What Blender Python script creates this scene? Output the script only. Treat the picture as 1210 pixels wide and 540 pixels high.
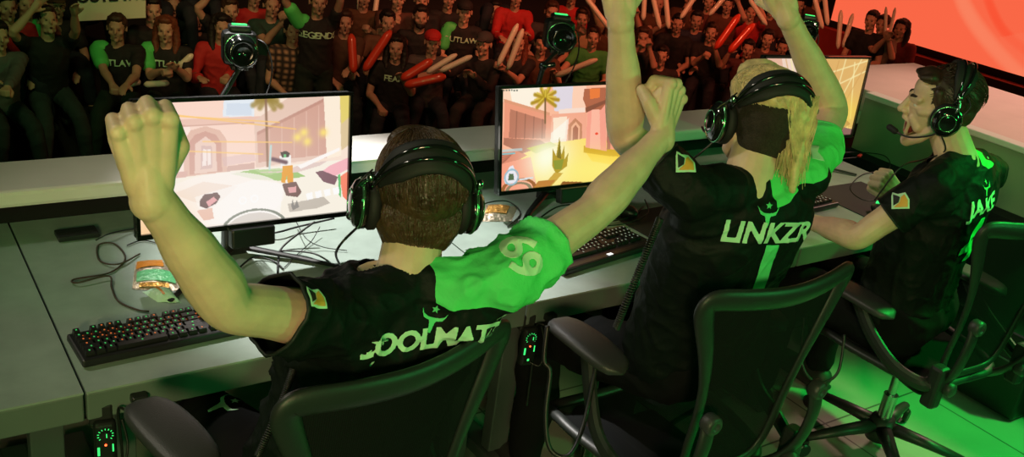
import bpy, bmesh, math, random
import numpy as np
from mathutils import Vector, Matrix, noise
from mathutils.bvhtree import BVHTree
for o in list(bpy.data.objects): bpy.data.objects.remove(o, do_unlink=True)
SC = bpy.context.scene; COL = SC.collection; PI = math.pi
random.seed(7)

# ---------------------------------------------------------------- camera
FPX, PITCH, ROLL, VPX, CAMH = 1150.0, math.radians(22.9), math.radians(8.0), 2306.0, 2.0
def camera_rotation():
    up = Vector((math.sin(ROLL)*math.cos(PITCH), math.cos(ROLL)*math.cos(PITCH), math.sin(PITCH)))
    a = VPX-605.0
    b = (FPX*up[2]-a*up[0])/up[1]
    X = Vector((a, b, -FPX)).normalized(); Y = up.cross(X)
    return Matrix((X, Y, up))
CR = camera_rotation(); CP = Vector((0, 0, CAMH))
def at(u, v, d=None, z=None, y=None, x=None):
    """the point of the place seen at a pixel of the 1210x540 frame, at depth d or on a plane"""
    D = CR @ Vector((u-605.0, -(v-270.0), -FPX))
    t = d/FPX if d is not None else (z-CP.z)/D.z if z is not None else (y-CP.y)/D.y if y is not None else (x-CP.x)/D.x
    return CP + t*D
cd = bpy.data.cameras.new('camera'); cam = bpy.data.objects.new('camera', cd); COL.objects.link(cam)
cam.matrix_world = Matrix.Translation(CP) @ CR.to_4x4()
cd.sensor_width = 36.0; cd.lens = 36.0*FPX/1210.0; cd.clip_start = 0.05; cd.clip_end = 200
SC.camera = cam

# ---------------------------------------------------------------- light
SC.view_settings.view_transform = 'Standard'; SC.view_settings.look = 'None'
SC.view_settings.gamma = 1.0; SC.view_settings.use_curve_mapping = False
SC.view_settings.exposure = 0.0
W = bpy.data.worlds.new('world'); SC.world = W; W.use_nodes = True
W.node_tree.nodes['Background'].inputs[0].default_value = (0.25, 0.45, 0.28, 1)
W.node_tree.nodes['Background'].inputs[1].default_value = 0.010
def lamp(kind, name, loc, target, energy, col, size=0.5, spot=None, blend=0.4):
    l = bpy.data.lights.new(name, kind); l.energy = energy; l.color = col
    if kind == 'AREA': l.shape = 'DISK'; l.size = size
    if kind == 'SPOT': l.spot_size = math.radians(spot); l.spot_blend = blend; l.shadow_soft_size = size
    o = bpy.data.objects.new(name, l); COL.objects.link(o); o.location = loc
    o.rotation_euler = (Vector(target)-Vector(loc)).to_track_quat('-Z', 'Y').to_euler()
    return o
lamp('SPOT', 'stage_key_light', (1.0, 5.0, 5.2), (1.26, 2.40, .75), 2300, (1, .95, .90), .12, 15, .5)
lamp('SPOT', 'stage_front_light', (-1.6, 4.6, 4.6), (1.7, 1.5, 1.1), 270, (1, .90, .72), .25, 40, .6)
lamp('SPOT', 'warm_back_light', (-1.6, -2.2, 2.5), (1.1, 1.5, 1.35), 400, (1, .70, .36), .3, 40, .6)
lamp('SPOT', 'green_back_light', (4.4, -2.4, 2.5), (1.7, 1.5, 1.0), 240, (.06, 1, .20), .3, 60, .6)
lamp('SPOT', 'green_side_light', (-2.6, -1.2, 3.4), (1.0, 1.9, .8), 100, (.10, 1, .22), .3, 75, .6)
lamp('SPOT', 'green_low_light', (-.6, -2.4, 1.35), (1.6, 2.9, .80), 60, (.06, 1, .18), .3, 62, .6)
lamp('SPOT', 'green_floor_light', (4.6, .6, 3.2), (2.9, 1.2, 0), 620, (.02, 1, .10), .1, 36, .5)
lamp('SPOT', 'floor_wash_light', (5.2, -.6, 4.4), (4.3, 1.3, 0), 90, (.85, 1, .6), .3, 22, .6)
lamp('SPOT', 'audience_red_light', (6.0, 4.6, 4.6), (8.6, 10.4, -.4), 900, (1, .22, .10), .5, 66, .6)
lamp('SPOT', 'audience_amber_light', (2.6, 4.6, 4.4), (4.4, 9.6, -.2), 380, (1, .42, .20), .5, 46, .7)
lamp('SPOT', 'audience_green_light', (0.2, 4.6, 3.8), (2.0, 9.2, -.3), 150, (.80, 1, .34), .4, 40, .7)
lamp('SPOT', 'ledge_fill_light', (6.4, 2.2, 3.8), (4.7, 2.2, 1.0), 420, (1, .56, .46), .25, 44, .7)  # added spot, stands in for the orange screen's glow on the pink ledge top
lamp('SPOT', 'side_green_light', (2.9, 2.0, 3.4), (4.14, 2.5, .8), 30, (.25, 1, .25), .15, 50, .7)

# ---------------------------------------------------------------- helpers
def mat(name, col, rough=.5, metal=0.0, emit=None, es=1.0, objcol=False, bump=0.0, bscale=60.0, spec=.5,
        alpha=None, mottle=0.0, mscale=8.0, sheen=0.0, sss=0.0, stretch=None, coat=0.0):
    m = bpy.data.materials.new(name); m.use_nodes = True
    nt = m.node_tree; N = nt.nodes; L = nt.links; b = N['Principled BSDF']
    b.inputs['Base Color'].default_value = (*col, 1); b.inputs['Roughness'].default_value = rough
    b.inputs['Metallic'].default_value = metal; b.inputs['Specular IOR Level'].default_value = spec
    b.inputs['Coat Weight'].default_value = coat; b.inputs['Sheen Weight'].default_value = sheen
    if sss: b.inputs['Subsurface Weight'].default_value = sss; b.inputs['Subsurface Radius'].default_value = (.02, .008, .004)
    if emit: b.inputs['Emission Color'].default_value = (*emit, 1); b.inputs['Emission Strength'].default_value = es
    tc = N.new('ShaderNodeTexCoord'); vec = tc.outputs['Object']
    if stretch:
        mp = N.new('ShaderNodeMapping'); mp.inputs['Scale'].default_value = stretch; L.new(vec, mp.inputs[0]); vec = mp.outputs[0]
    src = None
    if objcol:
        oi = N.new('ShaderNodeObjectInfo'); src = oi.outputs['Color']; L.new(src, b.inputs['Base Color'])
    if mottle:
        n = N.new('ShaderNodeTexNoise'); n.inputs['Scale'].default_value = mscale; n.inputs['Detail'].default_value = 5; L.new(vec, n.inputs['Vector'])
        r = N.new('ShaderNodeMapRange'); r.inputs[1].default_value = .3; r.inputs[2].default_value = .7
        r.inputs[3].default_value = 1-mottle; r.inputs[4].default_value = 1+mottle; L.new(n.outputs['Fac'], r.inputs[0])
        mx = N.new('ShaderNodeVectorMath'); mx.operation = 'SCALE'
        if src: L.new(src, mx.inputs[0])
        else: mx.inputs[0].default_value = col
        L.new(r.outputs[0], mx.inputs['Scale']); L.new(mx.outputs[0], b.inputs['Base Color'])
    if bump:
        n2 = N.new('ShaderNodeTexNoise'); n2.inputs['Scale'].default_value = bscale; n2.inputs['Detail'].default_value = 4; L.new(vec, n2.inputs['Vector'])
        bp = N.new('ShaderNodeBump'); bp.inputs['Strength'].default_value = bump; bp.inputs['Distance'].default_value = .01
        L.new(n2.outputs['Fac'], bp.inputs['Height']); L.new(bp.outputs[0], b.inputs['Normal'])
    if alpha is not None: b.inputs['Alpha'].default_value = alpha
    return m
def weave(name, col, freq, axis, alpha_lo):
    """woven mesh: fine dark threads with open gaps"""
    m = mat(name, col, .9, spec=.08); nt = m.node_tree; N = nt.nodes; L = nt.links; b = N['Principled BSDF']
    tc = N.new('ShaderNodeTexCoord'); w = N.new('ShaderNodeTexWave'); w.bands_direction = axis
    w.inputs['Scale'].default_value = freq; L.new(tc.outputs['Object'], w.inputs['Vector'])
    r = N.new('ShaderNodeMapRange'); r.inputs[1].default_value = .35; r.inputs[2].default_value = .65; r.inputs[3].default_value = alpha_lo; r.inputs[4].default_value = 1
    L.new(w.outputs['Fac'], r.inputs[0]); L.new(r.outputs[0], b.inputs['Alpha'])
    return m
def two_tone(name, cola, colb, attr, rough=.6, bump=.15, sheen=.0):
    """one fabric in two colours, split along a cut line stored on the garment"""
    m = mat(name, cola, rough, bump=bump, bscale=25, sheen=sheen); nt = m.node_tree; N = nt.nodes; L = nt.links; b = N['Principled BSDF']
    a = N.new('ShaderNodeAttribute'); a.attribute_name = attr
    st = N.new('ShaderNodeMath'); st.operation = 'GREATER_THAN'; st.inputs[1].default_value = 0.0; L.new(a.outputs['Fac'], st.inputs[0])
    mx = N.new('ShaderNodeMix'); mx.data_type = 'RGBA'; L.new(st.outputs[0], mx.inputs[0])
    mx.inputs[6].default_value = (*cola, 1); mx.inputs[7].default_value = (*colb, 1); L.new(mx.outputs[2], b.inputs['Base Color'])
    return m

def tag(o, label=None, cat=None, group=None, kind=None):
    if label: o['label'] = label
    if cat: o['category'] = cat
    if group: o['group'] = group
    if kind: o['kind'] = kind
    return o
def empty(name, loc, label=None, cat=None, group=None, rz=0.0):
    o = bpy.data.objects.new(name, None); COL.objects.link(o); o.location = loc; o.rotation_euler = (0, 0, rz)
    o.empty_display_size = .05
    return tag(o, label, cat, group)
def link(name, me, parent=None, smooth=True):
    o = bpy.data.objects.new(name, me); COL.objects.link(o)
    if smooth:
        for p in me.polygons: p.use_smooth = True
    if parent is not None:
        o.parent = parent
    return o
def wparent(o, parent):
    """parent an object already modelled in world coordinates"""
    o.parent = parent; m = Matrix.Identity(4); p = parent
    chain = []
    while p is not None: chain.append(p); p = p.parent
    for p in reversed(chain): m = m @ (Matrix.LocRotScale(p.location, p.rotation_euler, p.scale) if p.matrix_parent_inverse == Matrix.Identity(4) else p.matrix_parent_inverse @ Matrix.LocRotScale(p.location, p.rotation_euler, p.scale))
    o.matrix_parent_inverse = m.inverted()
    return o
class MB:
    def __init__(s): s.bm = bmesh.new()
    def add(s, verts, faces, M=None):
        vs = [s.bm.verts.new((M @ Vector(v)) if M is not None else v) for v in verts]
        for f in faces:
            try: s.bm.faces.new([vs[i] for i in f])
            except ValueError: pass
        return vs
    def box(s, c, size, M=None, bev=0.0, seg=2):
        b = bmesh.new(); bmesh.ops.create_cube(b, size=1.0)
        for v in b.verts: v.co = Vector((v.co.x*size[0]+c[0], v.co.y*size[1]+c[1], v.co.z*size[2]+c[2]))
        if bev: bmesh.ops.bevel(b, geom=list(b.edges), offset=bev, segments=seg, affect='EDGES', profile=.5)
        b.verts.index_update()
        s.add([v.co.copy() for v in b.verts], [[v.index for v in f.verts] for f in b.faces], M); b.free(); return s
    def rings(s, rings, closed=False, caps=True, M=None):
        n = len(rings[0]); V = [p for r in rings for p in r]; F = []; m = len(rings)
        for i in range(m if closed else m-1):
            for j in range(n):
                a, b_ = i*n+j, i*n+(j+1) % n; c, d = ((i+1) % m)*n+(j+1) % n, ((i+1) % m)*n+j
                F.append((a, b_, c, d))
        if caps and not closed: F.append(tuple(range(n))[::-1]); F.append(tuple((m-1)*n+j for j in range(n)))
        s.add(V, F, M); return s
    def tube(s, pts, r, n=8, closed=False, flat=None, up=None, caps=True, M=None):
        """r a number or list; flat=(a,b) for an elliptical section (a along `up` normal plane)"""
        P = [Vector(p) for p in pts]; m = len(P); rs = r if isinstance(r, (list, tuple)) else [r]*m
        out = []; prev = None
        for i in range(m):
            if closed: t = P[(i+1) % m]-P[i-1]
            else: t = P[min(i+1, m-1)]-P[max(i-1, 0)]
            if t.length < 1e-9: t = Vector((0, 0, 1))
            t.normalize()
            if up is not None: nrm = Vector(up if not callable(up) else up(P[i]))
            elif prev is None: nrm = Vector((0, 0, 1)) if abs(t.z) < .9 else Vector((1, 0, 0))
            else: nrm = prev
            nrm = nrm - t*nrm.dot(t)
            if nrm.length < 1e-6: nrm = t.orthogonal()
            nrm.normalize(); prev = nrm; bi = t.cross(nrm)
            fa, fb = flat if flat else (1, 1)
            out.append([P[i]+(nrm*math.cos(2*PI*j/n)*fa+bi*math.sin(2*PI*j/n)*fb)*rs[i] for j in range(n)])
        return s.rings(out, closed=closed, caps=caps, M=M)
    def lathe(s, prof, n=24, M=None):
        V = []; F = []
        for r, z in prof:
            for j in range(n): V.append((max(r, 1e-5)*math.cos(2*PI*j/n), max(r, 1e-5)*math.sin(2*PI*j/n), z))
        for i in range(len(prof)-1):
            for j in range(n): F.append((i*n+j, i*n+(j+1) % n, (i+1)*n+(j+1) % n, (i+1)*n+j))
        s.add(V, F, M); return s
    def ell(s, c, r, M=None, seg=20, rings=12):
        V = []; F = []
        for i in range(rings+1):
            th = PI*i/rings
            for j in range(seg):
                ph = 2*PI*j/seg
                V.append((c[0]+r[0]*max(math.sin(th), 1e-4)*math.cos(ph), c[1]+r[1]*max(math.sin(th), 1e-4)*math.sin(ph), c[2]+r[2]*math.cos(th)))
        for i in range(rings):
            for j in range(seg): F.append((i*seg+j, (i+1)*seg+j, (i+1)*seg+(j+1) % seg, i*seg+(j+1) % seg))
        s.add(V, F, M); return s
    def cap(s, p0, r0, p1, r1, n=16):
        """tapered capsule"""
        p0, p1 = Vector(p0), Vector(p1); d = p1-p0
        if d.length < 1e-6: return s.ell(p0, (r0,)*3)
        t = d.normalized(); a = t.orthogonal().normalized(); b = t.cross(a); out = []
        for k in range(6):
            th = PI/2*(1-k/5); out.append((p0 - t*r0*math.sin(th), r0*max(math.cos(th), .01)))
        for k in range(6):
            th = PI/2*k/5; out.append((p1 + t*r1*math.sin(th), r1*max(math.cos(th), .01)))
        return s.rings([[c+(a*math.cos(2*PI*j/n)+b*math.sin(2*PI*j/n))*r for j in range(n)] for c, r in out])
    def limb(s, knots, n=18, sub=6):
        """smooth limb through (point, radius) knots"""
        P = [Vector(k[0]) for k in knots]; R = [k[1] for k in knots]; pts = []; rs = []
        for i in range(len(P)-1):
            p0, p1, p2, p3 = P[max(i-1, 0)], P[i], P[i+1], P[min(i+2, len(P)-1)]
            for k in range(sub):
                t = k/sub
                pts.append(.5*((2*p1)+(-p0+p2)*t+(2*p0-5*p1+4*p2-p3)*t*t+(-p0+3*p1-3*p2+p3)*t**3)); e = t*t*(3-2*t); rs.append(R[i]*(1-e)+R[i+1]*e)
        pts.append(P[-1]); rs.append(R[-1])
        s.tube(pts, rs, n)
        s.ell(P[0], (R[0],)*3, seg=16, rings=10); s.ell(P[-1], (R[-1],)*3, seg=16, rings=10)
        return s
    def mesh(s, name, mats):
        bmesh.ops.recalc_face_normals(s.bm, faces=s.bm.faces)
        me = bpy.data.meshes.new(name); s.bm.to_mesh(me); s.bm.free()
        for m in (mats if isinstance(mats, (list, tuple)) else [mats]): me.materials.append(m)
        return me
    def build(s, name, mats, parent=None, smooth=False, bevel=0.0, M=None):
        me = s.mesh(name, mats)
        if M is not None: me.transform(M)
        o = link(name, me, parent, smooth)
        if bevel:
            md = o.modifiers.new('bevel', 'BEVEL'); md.width = bevel; md.segments = 2; md.limit_method = 'ANGLE'
        return o
    def skin(s, name, mats, voxel, smooth=2, post=None, parent=None, M=None, factor=.5):
        """fuse everything collected so far into one continuous surface"""
        me = s.mesh(name+'_raw', mats)
        if M is not None: me.transform(M)
        o = bpy.data.objects.new(name, me); COL.objects.link(o)
        md = o.modifiers.new('r', 'REMESH'); md.mode = 'VOXEL'; md.voxel_size = voxel; md.adaptivity = 0
        if smooth:
            sm = o.modifiers.new('s', 'SMOOTH'); sm.iterations = smooth; sm.factor = factor
        dg = bpy.context.evaluated_depsgraph_get(); dg.update()
        me2 = bpy.data.meshes.new_from_object(o.evaluated_get(dg)); me2.name = name
        o.modifiers.clear(); o.data = me2; bpy.data.meshes.remove(me)
        if len(me2.materials) == 0:
            for m in (mats if isinstance(mats, (list, tuple)) else [mats]): me2.materials.append(m)
        if post:
            b = bmesh.new(); b.from_mesh(me2); post(b); b.to_mesh(me2); b.free()
        for p in me2.polygons: p.use_smooth = True
        if parent is not None: wparent(o, parent) if M is None else setattr(o, 'parent', parent)
        return o
def frame_of(z, y, origin=(0, 0, 0)):
    """matrix whose Z runs along z and whose Y leans to y"""
    z = Vector(z).normalized(); y = Vector(y); y = (y-z*y.dot(z)).normalized(); x = y.cross(z)
    return Matrix(((x.x, y.x, z.x, origin[0]), (x.y, y.y, z.y, origin[1]), (x.z, y.z, z.z, origin[2]), (0, 0, 0, 1)))
def spline(pts, sub=8, closed=False):
    P = [Vector(p) for p in pts]; n = len(P); out = []
    for i in range(n if closed else n-1):
        if closed: p0, p1, p2, p3 = P[i-1], P[i], P[(i+1) % n], P[(i+2) % n]
        else: p0, p1, p2, p3 = P[max(i-1, 0)], P[i], P[i+1], P[min(i+2, n-1)]
        for k in range(sub):
            t = k/sub; out.append(.5*((2*p1)+(-p0+p2)*t+(2*p0-5*p1+4*p2-p3)*t*t+(-p0+3*p1-3*p2+p3)*t**3))
    if not closed: out.append(P[-1])
    return out
def text_mesh(txt, size, bold=.0, shear=0.0, depth=.002, voxel=None, spacing=1.0):
    c = bpy.data.curves.new('t', 'FONT'); c.body = txt; c.size = size; c.align_x = 'CENTER'; c.align_y = 'CENTER'
    c.offset = bold; c.shear = shear; c.extrude = depth; c.space_character = spacing; c.resolution_u = 3
    o = bpy.data.objects.new('t', c); COL.objects.link(o)
    dg = bpy.context.evaluated_depsgraph_get(); dg.update()
    me = bpy.data.meshes.new_from_object(o.evaluated_get(dg)); bpy.data.objects.remove(o)
    if voxel:
        o = bpy.data.objects.new('t', me); COL.objects.link(o); md = o.modifiers.new('r', 'REMESH'); md.mode = 'VOXEL'; md.voxel_size = voxel
        dg = bpy.context.evaluated_depsgraph_get(); dg.update()
        m2 = bpy.data.meshes.new_from_object(o.evaluated_get(dg)); bpy.data.objects.remove(o); bpy.data.meshes.remove(me); me = m2
    return me
def outline_mesh(polys, depth=.002, voxel=None):
    """flat emblem from 2-D outlines"""
    b = MB()
    for p in polys:
        n = len(p); V = [(x, y, -depth) for x, y in p]+[(x, y, depth) for x, y in p]
        F = [tuple(range(n))[::-1], tuple(range(n, 2*n))]+[(i, (i+1) % n, n+(i+1) % n, n+i) for i in range(n)]
        b.add(V, F)
    bmesh.ops.triangulate(b.bm, faces=[f for f in b.bm.faces if len(f.verts) > 4])
    me = b.mesh('e', [])
    if voxel:
        o = bpy.data.objects.new('t', me); COL.objects.link(o); md = o.modifiers.new('r', 'REMESH'); md.mode = 'VOXEL'; md.voxel_size = voxel
        dg = bpy.context.evaluated_depsgraph_get(); dg.update()
        m2 = bpy.data.meshes.new_from_object(o.evaluated_get(dg)); bpy.data.objects.remove(o); bpy.data.meshes.remove(me); me = m2
    return me
def print_on(me, name, cloth, centre, normal, updir, material, parent, lift=.0025):
    """lay a print on a garment: every vertex goes onto the cloth along the cloth's normal"""
    bv = BVHTree.FromObject(cloth, bpy.context.evaluated_depsgraph_get())
    mw = cloth.matrix_world if cloth.parent is None else Matrix.Identity(4)
    n = Vector(normal).normalized(); u = Vector(updir); u = (u-n*u.dot(n)).normalized(); r = u.cross(n)
    C0 = Vector(centre)
    for v in me.vertices:
        p = C0 + r*v.co.x + u*v.co.y
        hit, nn, _, _ = bv.ray_cast(p+n*.06, -n, .3)
        if hit is None:
            hit, nn, _, _ = bv.find_nearest(p)
        v.co = hit + n*(lift + max(v.co.z, 0)*.5)
    me.materials.clear(); me.materials.append(material); me.name = name
    o = link(name, me, None); wparent(o, parent)
    return o

def hitpix(cloth, u, v):
    """the point and normal of a garment seen at a pixel"""
    bv = BVHTree.FromObject(cloth, bpy.context.evaluated_depsgraph_get()); d = (at(u, v, d=1.0)-CP).normalized()
    h, n, _, _ = bv.ray_cast(CP, d, 20)
    if h is None: h, n, _, _ = bv.find_nearest(at(u, v, d=2.0))
    return h, n
def print_at(me, name, cloth, u, v, updir, material, lift=.0025, tiltn=None):
    h, n = hitpix(cloth, u, v)
    ns = [hitpix(cloth, u+a, v+b)[1] for a, b in ((8, 0), (-8, 0), (0, 8), (0, -8))]; n = ((n+ns[0]+ns[1]+ns[2]+ns[3]).normalized()*.5+(CP-h).normalized()).normalized()
    if tiltn is not None: n = (n+Vector(tiltn)).normalized()
    return print_on(me, name, cloth, h, n, updir, material, cloth, lift)
# ---------------------------------------------------------------- materials
MSKIN = mat('skin', (.74, .53, .36), .48, mottle=.08, mscale=30, bump=.06, bscale=160, sss=.08)
MSKINC = mat('spectator_skin', (.62, .36, .25), .6, objcol=True)
MBLK = mat('black_plastic', (.012, .013, .013), .38)
MMATT = mat('matt_black', (.010, .011, .011), .7)
MGLOSS = mat('gloss_black', (.008, .010, .009), .12, coat=.6)
MPAD = mat('armrest_urethane', (.035, .037, .037), .42, bump=.15, bscale=400)
MFRAME = mat('graphite_chair_frame', (.018, .022, .020), .45, bump=.05, bscale=200)
MMESH = weave('woven_chair_mesh', (.009, .010, .010), 75, 'X', .82)
MCHROME = mat('chrome', (.6, .62, .6), .2, 1.0)
MDESK = mat('grey_laminate', (.29, .37, .33), .48, mottle=.10, mscale=14, bump=.04, bscale=220)
MDESKE = mat('grey_desk_edge', (.13, .17, .15), .55, mottle=.05)
MLEG = mat('grey_desk_steel', (.10, .13, .12), .5, .3)
MWHITE = mat('white_barrier_laminate', (.82, .80, .76), .4, mottle=.03)
MGREENW = mat('grey_green_barrier_panel', (.28, .40, .24), .6, mottle=.06, mscale=3)
MTRIMW = mat('pale_trim', (.8, .82, .76), .4)
MBLACKW = mat('black_drape', (.004, .004, .004), .9)
MSHIRT = two_tone('black_and_green_jersey', (.005, .009, .007), (.10, .80, .20), 'green', .62, .6)
MSHIRT.node_tree.nodes['Principled BSDF'].inputs['Specular IOR Level'].default_value = .16
MSHIRTB = mat('black_jersey', (.006, .009, .008), .6, bump=.5, bscale=25)
MTROUS = mat('black_trousers', (.005, .006, .006), .9, bump=.2, bscale=30, spec=.15)
MPRINT = mat('pale_green_print', (.55, .90, .62), .5)
MPRINTG = mat('green_print', (.12, .80, .28), .5)
MNUM = mat('pale_sleeve_number', (.60, .95, .62), .5)
MORANGE = mat('orange_patch', (.85, .42, .06), .5)
MHAIR1 = mat('brown_hair', (.065, .038, .017), .36, mottle=.35, mscale=40, bump=.5, bscale=90)
MHAIR2 = mat('blond_hair', (.72, .56, .28), .42, mottle=.3, mscale=40)
MSHAVE = mat('dark_shaved_hair', (.030, .020, .013), .85, bump=.6, bscale=300, mottle=.3, mscale=120)
MHAIR3 = mat('dark_brown_hair', (.040, .022, .012), .5, mottle=.35, mscale=40)
MMOUTH = mat('mouth_inside', (.25, .03, .025), .5)
MTEETH = mat('teeth', (.8, .78, .7), .3)
MTONGUE = mat('tongue', (.6, .16, .14), .4)
MEYE = mat('eye_white', (.75, .72, .66), .25)
MIRIS = mat('dark_iris', (.03, .018, .01), .2)
MBROW = mat('eyebrow_hair', (.03, .018, .01), .8)
MCABLE = mat('black_cable', (.010, .011, .010), .45)
MCABLEB = mat('brown_braided_cable', (.05, .03, .02), .6)
MREDLED = mat('red_led', (.8, .02, .0), .4, emit=(1, .08, .02), es=6)
MREDUSB = mat('red_plug', (.5, .02, .01), .4)
MGLED = mat('green_backlit_mark', (.02, .5, .1), .4, emit=(.05, 1, .2), es=1.2)
MWLED = mat('white_backlit_mark', (.6, .6, .6), .4, emit=(1, 1, 1), es=1.0)
MKEY = mat('keycap', (.014, .015, .015), .35)
MKEYL = mat('key_legend', (.5, .55, .5), .5, emit=(.7, .9, .75), es=.25)
MKEYO = mat('orange_key_glow', (.6, .15, .04), .5, emit=(1, .22, .05), es=.35)
MKEYG = mat('green_key_glow', (.05, .6, .15), .5, emit=(.1, 1, .25), es=.22)
# ---------------------------------------------------------------- the hall
def struct(name, mb, m, bevel=0.0):
    o = mb.build(name, m, bevel=bevel); o['kind'] = 'structure'; return o
def bx(x0, x1, y0, y1, z0, z1, bev=0.0): return MB().box(((x0+x1)/2, (y0+y1)/2, (z0+z1)/2), (x1-x0, y1-y0, z1-z0), bev=bev)
MFLOOR = mat('pale_stage_floor_tile', (.30, .34, .28), .38, mottle=.08, mscale=5)
def tile_lines(m, sx, sy):
    nt = m.node_tree; N = nt.nodes; L = nt.links; b = N['Principled BSDF']
    tc = N.new('ShaderNodeTexCoord'); br = N.new('ShaderNodeTexBrick'); br.offset = 0.0
    br.inputs['Scale'].default_value = 1.0; br.inputs['Brick Width'].default_value = sx; br.inputs['Row Height'].default_value = sy
    br.inputs['Mortar Size'].default_value = .004; br.inputs['Color1'].default_value = (1, 1, 1, 1); br.inputs['Color2'].default_value = (.93, .93, .93, 1)
    br.inputs['Mortar'].default_value = (.25, .25, .25, 1); L.new(tc.outputs['Object'], br.inputs['Vector'])
    src = b.inputs['Base Color'].links[0].from_socket
    mx = N.new('ShaderNodeVectorMath'); mx.operation = 'MULTIPLY'; L.new(src, mx.inputs[0]); L.new(br.outputs['Color'], mx.inputs[1]); L.new(mx.outputs[0], b.inputs['Base Color'])
tile_lines(MFLOOR, .6, .6)
struct('floor', bx(-3.5, 7.5, -4.0, 2.98, -.12, 0), MFLOOR)
MAUD = mat('dark_carpet', (.012, .010, .010), .9)
struct('floor_audience', bx(-6, 20, 3.12, 22, -1.60, -1.45), MAUD)
def rowy(k): return 8.75+.92*k
def rowz(k): return -1.45+.34*k
for k in range(1, 9): struct('floor_tier', bx(-6, 11.6 if k < 1 else 19.5, rowy(k)-.42, rowy(k)+.50 if k < 8 else 22, -1.45, rowz(k)), MAUD)
struct('wall_back', bx(-6, 20, 17.6, 17.8, -1.45, 6), MBLACKW)
struct('wall_left', bx(-6.2, -6, 3.0, 17.6, -1.45, 6), MBLACKW)
struct('wall_stage_front', bx(-3.5, 7.5, 2.99, 3.10, -1.45, .60), MBLACKW)
# front barrier: dark riser with a broad white top and a green-lit lip
struct('trim_1', bx(-3.0, 4.12, 2.89, 3.04, .0, .80), MBLACKW)
b = bx(-3.0, 4.95, 2.79, 3.04, .815, .865, .012); struct('trim_2', b, MWHITE)
# side barrier
struct('wall_right', bx(4.14, 4.20, .2, 2.785, .0, .955), MGREENW)
struct('trim_3', bx(4.125, 4.205, .2, 2.785, .957, .985, .006), MTRIMW)
MPINK = mat('pale_pink_ledge', (.80, .62, .56), .5, mottle=.04)
struct('trim_4', bx(4.21, 5.20, .2, 3.25, .86, .975, .01), MPINK)
struct('trim_6', bx(4.03, 4.13, .2, 2.785, .0, .70), MBLACKW)
# big orange screen with pale curved bands
def painter(w, h, bg):
    A = np.zeros((h, w, 3)); A[:] = bg
    return A
def g_mask(A, f):
    h, w, _ = A.shape; y, x = np.mgrid[0:h, 0:w]; return f((x+.5)/w, 1-(y+.5)/h)
def p_poly(A, pts, col, al=1.0, col2=None):
    h, w, _ = A.shape; y, x = np.mgrid[0:h, 0:w]; X = (x+.5)/w; Y = 1-(y+.5)/h; ins = np.zeros((h, w), bool); n = len(pts)
    for i in range(n):
        x0, y0 = pts[i]; x1, y1 = pts[(i+1) % n]
        if y0 == y1: continue
        c = ((y0 > Y) != (y1 > Y)) & (X < (x1-x0)*(Y-y0)/(y1-y0)+x0); ins ^= c
    c = np.array(col, float)
    if col2 is not None:
        ys = [p[1] for p in pts]; t = np.clip((Y-min(ys))/(max(ys)-min(ys)+1e-9), 0, 1)[..., None]; c = np.array(col2)*(1-t)+c*t; A[ins] = A[ins]*(1-al)+c[ins]*al
    else: A[ins] = A[ins]*(1-al)+c*al
def p_line(A, p0, p1, wd, col, al=1.0):
    asp = A.shape[1]/A.shape[0]; h, w, _ = A.shape; y, x = np.mgrid[0:h, 0:w]; X = (x+.5)/w*asp; Y = 1-(y+.5)/h
    ax, ay, bx_, by = p0[0]*asp, p0[1], p1[0]*asp, p1[1]; L2 = (bx_-ax)**2+(by-ay)**2+1e-12
    t = np.clip(((X-ax)*(bx_-ax)+(Y-ay)*(by-ay))/L2, 0, 1); d = np.hypot(X-ax-t*(bx_-ax), Y-ay-t*(by-ay))
    m = np.clip(1.5-d/wd, 0, 1)[..., None]*al; A[:] = A*(1-m)+np.array(col)*m
def p_ell(A, c, r, col, al=1.0, soft=0.0, ring=0.0):
    h, w, _ = A.shape; y, x = np.mgrid[0:h, 0:w]; X = (x+.5)/w; Y = 1-(y+.5)/h
    d = np.hypot((X-c[0])/r[0], (Y-c[1])/r[1])
    if ring: m = (np.abs(d-1) < ring).astype(float)
    elif soft: m = np.exp(-(d**2)/soft)
    else: m = (d < 1).astype(float)
    m = m[..., None]*al; A[:] = A*(1-m)+np.array(col)*m
def srgb(A):
    A = np.asarray(A)/255.0
    return np.where(A <= .04045, A/12.92, ((A+.055)/1.055)**2.4)
def screen_mat(name, es):
    m = bpy.data.materials.new(name); m.use_nodes = True; nt = m.node_tree; b = nt.nodes['Principled BSDF']
    a = nt.nodes.new('ShaderNodeAttribute'); a.attribute_name = 'picture'
    b.inputs['Base Color'].default_value = (.01, .01, .01, 1); b.inputs['Roughness'].default_value = .35; b.inputs['Specular IOR Level'].default_value = .3
    nt.links.new(a.outputs['Color'], b.inputs['Emission Color']); b.inputs['Emission Strength'].default_value = es
    return m
def picture_mesh(A, w, h, m, name, parent, M):
    """the lit picture of a display: a grid of points carrying its colours"""
    H, W_, _ = A.shape; V = [((i/(W_-1)-.5)*w, 0, (.5-j/(H-1))*h) for j in range(H) for i in range(W_)]
    F = [(j*W_+i, (j+1)*W_+i, (j+1)*W_+i+1, j*W_+i+1) for j in range(H-1) for i in range(W_-1)]
    me = bpy.data.meshes.new(name); me.from_pydata([tuple(M @ Vector(v)) for v in V], [], F); me.materials.append(m)
    ca = me.color_attributes.new('picture', 'FLOAT_COLOR', 'POINT')
    c = np.ones((H*W_, 4), np.float32); c[:, :3] = srgb(A).reshape(-1, 3); ca.data.foreach_set('color', c.ravel())
    return link(name, me, parent, smooth=False)
LX = 12.0
led = empty('led_screen', (LX, 5.6, -.18), 'huge glowing orange screen with pale curved bands beyond the side barrier', 'screen')
A = painter(440, 280, (255, 106, 72))
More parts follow.
